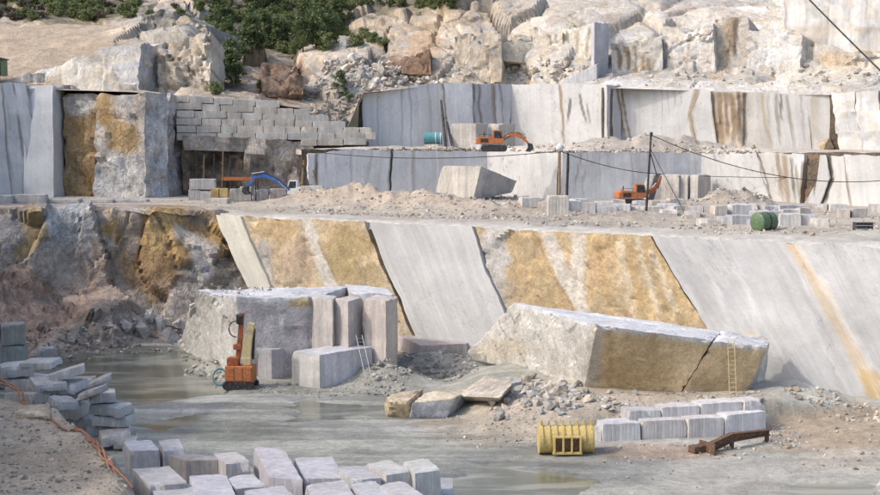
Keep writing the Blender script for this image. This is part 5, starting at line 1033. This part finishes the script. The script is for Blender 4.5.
# three upright blocks
for k, (xc, Dc, xr, Dr, xl, Dl, lb) in enumerate([(679, 186, 684, 188.5, 661, 187.2, 'upright block next to the orange arm, first of three'), (688, 186, 690.5, 188, 680, 186.6, 'thin upright slab between two upright blocks'), (698, 185.5, 711, 188.5, 690, 186.2, 'upright block with a grey right side, last of three')]):
    corner_block(xc, Dc, xr, Dr, xl, Dl, Z1, PY(xc, 175, Dc)[2], (.53, .50, .47), lb, 'upright blocks before the middle face', step=.5)
# upper terrace blocks, tank, timbers
corner_block(476, 203.6, 487, 206.5, 450, 204.6, Z2, PY(476, 123.5, 203.6)[2], (.52, .49, .45), 'big block on the upper terrace beside the leaning timbers', 'upper terrace blocks', step=.5)
corner_block(498.5, 206, 515, 208.5, 488, 206.8, Z2, PY(498, 123.5, 206)[2], (.53, .50, .46), 'block behind the orange excavator with a dark slot', 'upper terrace blocks', step=.5)
corner_block(481, 201, 483, 203, 469, 201.5, Z2, PY(481, 144.5, 201)[2], (.58, .56, .53), 'small pale block by the orange excavator cab', 'upper terrace blocks', step=.4)
corner_block(438.5, 200.8, 440, 202.6, 424.5, 201, Z2, PY(432, 144, 200.8)[2], (.58, .56, .53), 'low pale block under the teal tank', 'upper terrace blocks', step=.4)
q = PY(433, 138.5, 201.6); e = empty('water_tank', (q[0], q[1], PY(432, 144.2, 201.6)[2])); tag(e, 'teal cylindrical tank lying on a low block', 'tank'); r_ = .78
part_cyl('drum', e, M_TEAL, ((-1.25, 0, r_), (1.25, 0, r_), r_), seg=18)
for x in (-1.0, -.35, .35, 1.0): part_cyl('hoop', e, M_WHITE if x > 0 else M_TEAL, ((x - .06, 0, r_), (x + .06, 0, r_), r_ + .04), seg=18)
part_box('saddle', e, M_RUST, ((-.7, 0, .1), (.15, 1.0, .25))); part_box('saddle', e, M_RUST, ((.7, 0, .1), (.15, 1.0, .25)))
for k, (xb, xt, yt) in enumerate([(446, 441, 100), (453, 447, 122)]):
    a = PY(xb, 149, 203.2); b = PY(xt, yt, 206); e = empty('timber', tuple(a)); d_ = tuple(b - a)
    part_cyl('trunk', e, M_DARK, ((0, 0, 0), d_, .22, .15), seg=7); part_cyl('stub', e, M_DARK, (tuple(v * .6 for v in d_), tuple(np.array(d_) * .6 + [.5, -.1, .3]), .08, .04), seg=6)
    tag(e, ['tall dark timber leaning on the blue grey upper face', 'short dark timber leaning beside a taller one'][k], 'timber', None)
for k, (xb, yb, xt, yt, D) in enumerate([(197, 180, 196, 152, 195.2), (203, 180, 204, 156, 195.4), (215, 181, 214, 154, 195.2), (222, 181, 223, 151, 195.5), (231, 181, 230, 157, 195.6), (301, 196, 304, 160, 190), (312, 196, 303, 165, 189), (318, 195, 313, 170, 189)]):
    a = PY(xb, yb, D); a[2] = Z1 + .1; b = PY(xt, yt, D + 1.0); e = empty('timber', tuple(a)); part_cyl('trunk', e, M_WOOD if k % 2 else M_DARK, ((0, 0, 0), tuple(b - a), .16, .10), seg=6)
    part_cyl('stub', e, M_WOOD if k % 2 else M_DARK, (tuple((b - a) * .7), tuple((b - a) * .7 + np.array([.4 * (-1) ** k, -.1, .35])), .06, .03), seg=5)
    tag(e, 'dark timber prop standing in the hollow under the block wall' if k < 5 else 'dark pole leaning beside the grey middle face', 'timber', 'timber props in the hollow' if k < 5 else 'poles beside the middle face')
# green tank and crate near the edge
q = PZ(766, 231.5, Z1 + .15); e = empty('green_drum', (q[0], q[1] + .8, Z1 + .12), math.radians(35)); tag(e, 'round green tank lying on its side at the terrace edge', 'tank')
part_cyl('drum', e, M_GREEN, ((-.9, 0, .85), (.9, 0, .85), .85), seg=20); part_cyl('end_cap', e, M_GREEN, ((-1.05, 0, .85), (-.9, 0, .85), .6, .85), seg=20); part_cyl('hoop', e, M_DARK, ((.0, 0, .85), (.12, 0, .85), .89), seg=20)
part_box('skid', e, M_RUST, ((0, -.45, .06), (2.0, .12, .14))); part_box('skid', e, M_RUST, ((0, .45, .06), (2.0, .12, .14)))
q = PZ(865, 234, Z1 + .15); e = empty('steel_crate', (q[0], q[1] + .7, Z1 + .12)); tag(e, 'dark steel crate with pale rails near the pit edge', 'crate')
part_box('box', e, M_DARK, ((0, 0, .62), (1.5, 1.1, .75)), bevel=.02)
for z in (.45, .75, 1.05): part_box('rail', e, M_STEEL, ((0, -.6, z), (1.6, .06, .07)))
for x in (-.7, .7): part_box('leg', e, M_STEEL, ((x, -.5, .3), (.1, .1, .65)), ((x, .5, .3), (.1, .1, .65)))
# rows of small blocks on the terrace
rb = random.Random(5); n_ = 0
ROWS = [([522 + i * 15 for i in range(12)], 213, 1.2, 'small block in the long row behind the lamp post'), ([715 + i * 17 for i in range(6)], 219, 1.35, 'small block in the row behind the green tank'), ([780 + i * 15 for i in range(3)], 227, 1.35, 'small block in the row between green tank and crate'),
        ([575 + i * 19 for i in range(6)], 207, 1.0, 'low block scattered before the grey middle face'), ([735 + i * 15 for i in range(5)], 211, .9, 'low block beside the grey rubble heap'), ([700, 716, 732, 747], 226, 1.0, 'little block at the terrace edge beside the green tank'), ([852, 838], 218, 1.5, 'squared block standing behind the steel crate'), ([205, 300, 322], 203.5, .8, 'small block lying near the blue excavator tracks'),
        ([640, 662, 685, 704], 218, .8, 'low block at the foot of the derrick mast'), ([830, 812, 868], 212, 1.0, 'small block below the curved dark crack'), ([495, 508], 208, .7, 'low block behind the tilted great block')]
for xs_, y_, h_, lb in ROWS:
    for x in xs_:
        wpx = rb.uniform(12, 23); yj = y_ + rb.uniform(-1.2, 1.2); q = PZ(x, yj, Z1 + .1); sc = q[1] / FPX; a = rb.uniform(-.35, .35)
        zg = float(h_t1(np.array(q[0]), np.array(q[1]))) - .1
        C = box_corners((q[0], q[1], zg), np.array([math.cos(a), math.sin(a)]), np.array([-math.sin(a), math.cos(a)]), wpx * sc, rb.uniform(1.2, 2), h_ * rb.uniform(.6, 1.0))
        tag(hexa('granite_block', C, M_BLOCK, jit(rb.choice([(.56, .55, .54), (.48, .47, .48), (.52, .48, .44), (.60, .58, .55)]), .08), step=.6), lb, 'block', lb.replace('small block', 'small blocks').replace('low block', 'low blocks').replace('little block', 'little blocks').replace('squared block', 'squared blocks'))
# sawn column and ramp slab in the upper rock
corner_block(593, 220, 607.5, 223.5, 590, 223, 27.5, PY(595, 22, 220)[2], (.50, .50, .52), 'tall grey sawn column standing in the upper rock', None, 'stone_column', step=.6)
tag(hexa('stone_slab', [PY(562, 86, 218), PY(597, 82, 217), PY(600, 78, 221), PY(566, 84, 224), PY(562, 80, 218), PY(597, 64, 217), PY(600, 62, 221), PY(568, 79, 224)], M_BLOCK, (.56, .555, .57), step=.5), 'sloping grey white slab below the tall grey column', 'slab')
# green cabin at the frame edge, planks, stray bits
q = PY(2, 76, 206); e = empty('green_cabin', (q[0] - .6, q[1], q[2])); tag(e, 'small green cabin on the bench above the outcrop', 'cabin'); part_box('wall', e, M_GREEN, ((0, 0, 1.1), (2.2, 2.0, 2.2))); part_prism('roof', e, M_DARK, [(-1.3, 2.2), (1.3, 2.2), (1.3, 2.3), (0, 2.6), (-1.3, 2.3)], -1.2, 1.2); part_box('door', e, M_DARK, ((.4, -1.02, .95), (.7, .05, 1.7)))
for k, (x, y, w_, lb) in enumerate([(33, 77, 3.0, 'white slab lying on the bench below the earth mound'), (128, 88, 2.0, 'pale lump of rock on the outcrop top, near the bench'), (128, 33, 1.2, 'small white boulder on the crest above the earth mound')]):
    q = PY(x, y + 2, [204, 199, 238][k]); tag(hexa('loose_block', box_corners((q[0] - w_ / 2, q[1] - .5, q[2] - .5), np.array([1., .1]), np.array([-.1, 1]), w_, 1.2, 1.3), M_ROUGH, (.60, .58, .55), step=.4, rough=.12), lb, 'block')
# cables
def cable(name, pts, r, label): tag(tube(name, pts, r, M_RUBBER, seg=5, origin=pts[0]), label, 'cable')
cable('power_cable', wire(PY(300, 150, 193), LAMP, .9), .045, 'black cable sagging from the west to the lamp post')
cable('power_cable', wire(LAMP, PY(662, 174, 184), .5), .045, 'black cable running from the lamp post towards the upright blocks')
cable('power_cable', wire(MAST, PY(960, 166, 172), 3.2), .045, 'cable sagging from the derrick mast across the middle face')
cable('power_cable', wire(PY(700, 176, 187), PY(960, 174, 171), .3), .04, 'level cable along the foot of the middle face')
cable('guy_cable', wire(PY(800, -10, 150), PY(960, 146, 120), .2), .085, 'thick cable crossing before the upper white rock')
cable('guy_cable', wire(MAST - [0, 0, 1.5], np.array(at_ground(688, 218, Z1)), .1), .04, 'taut guy cable from the derrick mast to the terrace')
# hose on the bank
hz = []
for (x, y) in [(-20, 372), (0, 381), (14, 388), (26, 394), (38, 404), (48, 413), (58, 422), (70, 427), (84, 431), (94, 441), (104, 455), (114, 466), (124, 470), (130, 471)]:
    q = PZ(x, y, 5.2 if y < 400 else 4.7); hz.append(q)
hz = resample(np.array(hz), 60); zg = h_pit(hz[:, 0], hz[:, 1]); hz[:, 2] = np.where(hz[:, 1] < 92.0, np.maximum(zg + .07, 3.4), hz[:, 2])
for k in range(3):
    o_ = hz + np.stack([.10 * np.sin(np.arange(60) * .5 + k * 2.1), .25 * np.cos(np.arange(60) * .37 + k * 1.7), .03 * k + 0 * hz[:, 0]], -1)
    tag(tube('air_hose', o_, .06, M_HOSE, seg=5, origin=o_[0]), 'faded orange air hose trailing along the earth bank edge', 'hose', 'hoses along the earth bank')
#@@VEG
# ================================================================== LOOSE ROCK
TG = [(.46, .45, .43), (.52, .49, .45), (.40, .39, .37), (.48, .42, .34)]; TS = [(.48, .41, .32), (.55, .52, .47), (.42, .38, .33)]; TD = [(.42, .40, .37), (.48, .46, .43), (.36, .34, .31)]
def pit_pts(poly, n, z=.3):
    q = samp_poly(poly, n); p = PZ(q[:, 0], q[:, 1], z); p[:, 2] = h_pit(p[:, 0], p[:, 1]); return p
def sizes(n, a, b): return a * (b / a) ** (RNG.random(n) ** 2.2)
for poly, n, z, a, b, tn, lb in [([(478, 392), (520, 380), (585, 392), (600, 408), (560, 416), (500, 416)], 420, 1.2, .18, 1.3, TG, 'broken stone heaped under the split boulder'),
        ([(585, 392), (760, 392), (766, 402), (600, 408)], 260, 1.7, .15, .8, TG, 'line of rubble at the foot of the split boulder'),
        ([(398, 360), (470, 358), (480, 372), (440, 380), (398, 384)], 420, .3, .18, 1.0, TD, 'dark rubble below the flat pinkish slab'),
        ([(372, 362), (402, 362), (408, 388), (374, 386)], 380, .9, .15, .9, TD, 'rubble at the foot of the upright slabs'),
        ([(170, 352), (225, 362), (238, 386), (215, 392), (178, 372)], 320, .1, .18, 1.0, TD, 'rubble beside the drill rig below the rock mass'),
        ([(195, 284), (240, 286), (300, 288), (240, 296), (205, 294)], 90, 7.0, .15, .7, TG, 'loose stones on top of the square rock mass'),
        ([(245, 384), (372, 386), (378, 394), (320, 398), (250, 394)], 240, .1, .12, .5, TD, 'small rubble along the squared blocks'),
        ([(790, 398), (890, 408), (890, 424), (780, 410)], 260, .6, .15, .8, TS, 'rubble along the foot of the right hand wall'),
        ([(768, 424), (800, 420), (800, 446), (760, 446)], 140, .4, .15, .7, TG, 'gravel beside the end of the block row'),
        ([(440, 428), (540, 422), (545, 440), (470, 446)], 220, .4, .08, .4, TS, 'stones on the ramp toe beside the yellow bucket'),
        ([(600, 446), (770, 440), (780, 456), (600, 464)], 200, .1, .08, .5, TG, 'stones in front of the block row'),
        ([(600, 408), (764, 398), (764, 406), (625, 414)], 160, 2.0, .08, .4, TS, 'gravel on the ramp surface'),
        ([(440, 400), (520, 418), (600, 416), (560, 426), (450, 424)], 160, .8, .06, .3, TS, 'fine stones on the ramp slope'),
        ([(790, 430), (890, 430), (890, 470), (800, 462)], 240, .4, .06, .4, TS, 'stones strewn over the brown ground')]:
    p = pit_pts(poly, n, z)
    if z == 7.0: p[:, 2] = 6.98
    rubble('rubble', p, sizes(len(p), a, b), tn, lb)
# earth bank pebbles
q = samp_poly([(0, 402), (48, 412), (80, 432), (105, 458), (122, 482), (128, 494), (0, 494)], 1800); p = PZ(q[:, 0], q[:, 1], 4.7); p[:, 2] = h_pit(p[:, 0], p[:, 1])
rubble('rubble', p, sizes(len(p), .04, .45), [(.38, .34, .27), (.46, .43, .37), (.33, .32, .27)], 'pebbles and clods on the earth bank', .35)
q = samp_poly([(45, 408), (82, 428), (110, 456), (130, 486), (118, 482), (70, 432)], 260); p = PZ(q[:, 0], q[:, 1], 4.4); p[:, 2] = h_pit(p[:, 0], p[:, 1])
rubble('rubble', p, sizes(len(p), .08, .5), [(.42, .37, .29), (.50, .46, .38)], 'stones along the lip of the earth bank', .3)
for poly, n in [([(130, 405), (440, 395), (440, 440), (300, 436), (130, 432)], 700), ([(440, 440), (600, 462), (880, 465), (880, 494), (450, 494)], 700)]:
    p = pit_pts(poly, n, 0); p = p[p[:, 2] > .0]; rubble('rubble', p, sizes(len(p), .03, .28), [(.40, .39, .35), (.50, .48, .44), (.30, .29, .26)], 'pebbles strewn over the muddy floor', .35)
# west slope talus
p = np.array(cast_poly([(95, 318), (140, 312), (190, 330), (186, 352), (110, 356), (60, 366), (50, 352)], 260, BV_WEST)); rubble('rubble', p, sizes(len(p), .2, 1.2), TD + [(.36, .31, .28)], 'talus of broken slabs at the foot of the shaded slope', .25)
p = np.array(cast_poly([(0, 330), (60, 330), (110, 345), (60, 366), (40, 372), (0, 372)], 260, BV_WEST)); rubble('rubble', p, sizes(len(p), .15, .7), [(.30, .22, .18), (.34, .30, .27)], 'reddish debris on the earth slope', .3)
# terraces
def terr_pts(poly, n, z, hf):
    q = samp_poly(poly, n); p = PZ(q[:, 0], q[:, 1], z); p[:, 2] = hf(p[:, 0], p[:, 1]); return p
for poly, n, a, b, tn, lb in [([(300, 200), (440, 202), (520, 208), (520, 222), (300, 214)], 2200, .1, .65, TS + TG, 'crushed stone on the long tan heap'), ([(520, 206), (700, 206), (700, 230), (520, 226)], 900, .1, .7, TG, 'rubble strewn between the small blocks'),
        ([(690, 198), (770, 200), (775, 214), (690, 214)], 700, .2, 1.0, TG, 'grey rubble heap before the white middle face'), ([(700, 212), (890, 212), (890, 238), (700, 234)], 800, .08, .6, TS, 'stones scattered over the right hand terrace'), ([(180, 200), (330, 202), (300, 214), (180, 208)], 300, .1, .6, TS, 'gravel around the blue excavator'),
        ([(480, 196), (560, 196), (560, 208), (470, 208)], 300, .15, .9, TG, 'rubble behind the tilted great block')]:
    p = terr_pts(poly, n, Z1 + .1, h_t1); rubble('rubble', p, sizes(len(p), a, b), tn, lb)
for poly, n, lb in [([(560, 150.2), (760, 150.5), (760, 153.5), (560, 152.5)], 600, 'rubble bank along the upper terrace'), ([(370, 149.4), (560, 149.4), (560, 151.5), (370, 150.6)], 300, 'gravel on the upper terrace near the tank')]:
    p = terr_pts(poly, n, Z2 + .1, h_t2); rubble('rubble', p, sizes(len(p), .15, .8), TS, lb)
# hillside scree
for poly, n, a, b, tn, lb in [([(325, 60), (380, 58), (430, 72), (440, 84), (360, 92), (310, 95)], 700, .3, 2.0, [(.50, .46, .41), (.44, .40, .35), (.56, .53, .49)], 'scree of pale rocks on the hillside'), ([(300, 98), (360, 98), (360, 145), (345, 145)], 250, .3, 1.6, [(.46, .42, .36), (.36, .32, .27)], 'broken rock beside the block wall'),
        ([(440, 60), (600, 60), (600, 84), (440, 84)], 160, .3, 2.2, [(.56, .53, .48), (.50, .44, .36)], 'pale debris above the upper face'), ([(610, 66), (890, 66), (890, 86), (610, 86)], 160, .25, 1.4, [(.58, .56, .52), (.52, .47, .40)], 'debris along the top of the white face')]:
    p = np.array(cast_poly(poly, n, BV_HILL)); rubble('rubble', p, sizes(len(p), a, b), tn, lb)
# single boulders that show
for k, (x, y, s_, tn) in enumerate([(492, 404, 1.3, TG[1]), (515, 398, 1.5, TG[0]), (533, 404, 1.2, TG[1]), (548, 398, 1.0, TG[0]), (505, 411, .9, TG[3]), (562, 402, 1.1, TG[1]), (527, 413, .9, TG[0])]):
    q = PZ(x, y, 1.0); q[2] = float(h_pit(np.array(q[0]), np.array(q[1]))); boulder(q, s_, tn, 'grey boulder in the heap under the split boulder', 'boulders under the split boulder')
q = PY(826, 143, 196); boulder(np.r_[q[:2], Z2 + .1], 2.4, (.46, .36, .24), 'round tan boulder at the foot of the upper white face', None)
q = PZ(878, 492, .2); boulder(np.r_[q[:2] + [.6, -.5], .1], 3.6, (.52, .51, .48), 'pale boulder on the pit floor at the frame edge', None)
for x, y, s_ in [(125, 330, 1.8), (143, 338, 2.0), (160, 330, 1.9), (172, 342, 2.2), (112, 340, 1.5), (150, 322, 1.7), (178, 328, 1.8)]:
    q = cast(x, y, BV_WEST); boulder(q, s_, (.46, .45, .44), 'angular grey boulder in the talus by the pond', 'boulders in the talus by the pond')
for x, y, s_ in [(346, 72, 2.6), (362, 80, 2.2), (381, 74, 2.4), (400, 82, 2.2), (339, 88, 2.4), (352, 62, 2.2), (415, 80, 2.0), (372, 90, 2.0)]:
    q = cast(x, y, BV_HILL); boulder(q, s_, (.54, .51, .46), 'pale boulder in the hillside scree', 'boulders in the hillside scree')
q = cast(343, 48, BV_HILL); tag(hexa('standing_stone', box_corners((q[0] - .6, q[1], q[2] - .4), np.array([1., 0]), np.array([0, 1.]), 1.1, 1.0, 2.3), M_ROUGH, (.58, .56, .52), step=.35, rough=.08), 'upright white stone among bushes on the hillside', 'stone')

# ================================================================== TREES AND SHRUBS
M_PINE = leaf_material('pine_foliage', (.065, .10, .04), (.17, .21, .095)); M_SHRUB = leaf_material('shrub_foliage', (.10, .14, .055), (.24, .27, .12)); M_HEATH = leaf_material('heather_foliage', (.10, .075, .08), (.15, .14, .09)); M_BARK = paint('bark', (.12, .085, .06), .9, 0, .2)
def crown(name, mat, rx, h, z0, ncl, nleaf, leaf, seed, cone=0.0):
    r = np.random.default_rng(seed); V = []
    for k in range(ncl):
        t = r.random() ** .8; a = r.uniform(0, 2 * math.pi); rad = rx * (1 - cone * t) * math.sqrt(max(.05, 1 - (2 * t - 1) ** 2 * .7)) * math.sqrt(r.random()) * r.uniform(.7, 1.12)
        c0 = np.array([math.cos(a) * rad, math.sin(a) * rad, z0 + t * h]); s_ = rx * r.uniform(.20, .36)
        p = c0 + r.normal(size=(nleaf, 3)) * s_ * np.array([.55, .55, .42])
        for q in p:
            n1 = r.normal(size=3); n1 /= np.linalg.norm(n1); n2 = np.cross(n1, r.normal(size=3)); n2 /= np.linalg.norm(n2); l = leaf * r.uniform(.6, 1.4)
            V += [q - n1 * l, q + n2 * l * .45, q + n1 * l, q - n2 * l * .45]
    return mkobj(name, np.array(V), np.arange(len(V)).reshape(-1, 4), mat, smooth=False)
def trunk(seed, h, r0):
    r = random.Random(seed); bm = bmesh.new(); add_cyl(bm, (0, 0, -.4), (r.uniform(-.1, .1), 0, h), r0, r0 * .35, seg=6, caps=True)
    for k in range(5):
        z = h * (.25 + .14 * k); a = r.uniform(0, 6.28); l = h * .35; add_cyl(bm, (0, 0, z), (math.cos(a) * l, math.sin(a) * l, z + l * .6), r0 * .4, r0 * .1, seg=5)
    me = bpy.data.meshes.new('trunk'); bm.to_mesh(me); bm.free(); me.materials.append(M_BARK); o = bpy.data.objects.new('trunk', me); COL.objects.link(o); return o
PROT = []
for k in range(3): PROT.append(('pine_tree', crown('crown', M_PINE, 1.7, 3.6, .7, 34, 42, .20, 300 + k, .45), trunk(k, 3.6, .14)))
for k in range(3): PROT.append(('shrub', crown('crown', M_SHRUB, 1.4, 1.7, .15, 24, 42, .17, 320 + k, .15), trunk(10 + k, 1.3, .07)))
for k in range(2): PROT.append(('heather_bush', crown('crown', M_HEATH, 1.2, 1.1, .1, 20, 40, .14, 340 + k, .1), trunk(20 + k, .8, .05)))
first = [True] * len(PROT); rt = random.Random(21)
def plant(k, px, py, sc, label, group, bv=None):
    q = cast(px, py, BV_HILL)
    if q is None: return
    nm, cr, tk_ = PROT[k]; e = empty(nm, tuple(q - np.array([0, 0, .15])), rt.uniform(0, 6.28)); e.scale = (sc * rt.uniform(.9, 1.15), sc * rt.uniform(.9, 1.15), sc)
    for o in (cr, tk_):
        c_ = o if first[k] else o.copy()
        if not first[k]: COL.objects.link(c_)
        c_.parent = e
    first[k] = False; tag(e, label, {'pine_tree': 'tree', 'shrub': 'shrub', 'heather_bush': 'bush'}[nm], group)
for k in range(150):
    x, y = rt.uniform(196, 352), rt.uniform(-2, 54)
    if y > 58 - abs(x - 275) * .30 or (x < 212 and y > 12) or (280 < x < 300 and 34 < y < 48): continue
    kk = rt.choice([0, 1, 2, 3, 4, 5, 3, 4]); sc_ = rt.uniform(.6, 1.2)
    plant(kk, x, y, sc_, ('tall' if sc_ > .9 else 'small') + (' dark pine crowding the wooded slope' if kk < 3 else ' lighter green shrub crowding the wooded slope'), 'pines on the wooded slope' if kk < 3 else 'shrubs on the wooded slope')
for x, y, k, s_ in [(228, 78, 0, 1.0), (220, 84, 1, .9), (236, 86, 2, .8), (232, 68, 1, 1.0), (216, 94, 3, .9), (245, 60, 0, 1.1), (222, 70, 2, .9)]:
    plant(k, x, y, s_, 'dark bush in the gully beside the pale bench', 'bushes in the gully')
for x, y, k, s_ in [(252, 50, 0, 1.2), (264, 46, 1, 1.3), (303, 52, 0, 1.2), (316, 48, 1, 1.3), (330, 44, 2, 1.1), (309, 40, 4, 1.4), (338, 22, 0, 1.1), (326, 50, 3, 1.3), (295, 54, 4, 1.1), (355, 46, 3, 1.0), (372, 42, 4, .9), (383, 46, 5, .8), (364, 38, 3, .9)]:
    plant(k, x, y, s_, 'bush at the lower edge of the wooded slope', 'bushes edging the wooded slope')
for k in range(90):
    x, y = rt.uniform(-5, 135), rt.uniform(0, 21)
    kk = rt.choice([3, 4, 5, 6, 6, 7, 3]); plant(kk, x, y, rt.uniform(.6, 1.1), 'low green shrub in the belt along the crest above the earth mound' if kk < 6 else 'brownish heather bush in the belt above the earth mound', 'shrubs along the crest' if kk < 6 else 'heather along the crest')
for k in range(26):
    x, y = rt.uniform(345, 455), rt.uniform(-2, 9)
    plant(rt.choice([0, 1, 2, 3, 4]), x, y, rt.uniform(.6, 1.0), 'dark bush on the skyline above the tan rock', 'bushes above the tan rock')
for x, y, k, s_ in [(262, 88, 3, .7), (282, 96, 4, .6), (287, 90, 0, .6), (180, 16, 4, .7), (188, 22, 3, .6), (208, 22, 5, .7), (345, 98, 4, .6), (340, 92, 1, .7), (350, 100, 3, .5), (176, 8, 6, .8), (200, 10, 3, .9), (150, 16, 3, .6)]:
    plant(k, x, y, s_, 'lone small bush growing from bare rock', 'lone bushes on rock')
for k, ok in enumerate(first):
    if ok:
        for o in PROT[k][1:]: bpy.data.objects.remove(o)
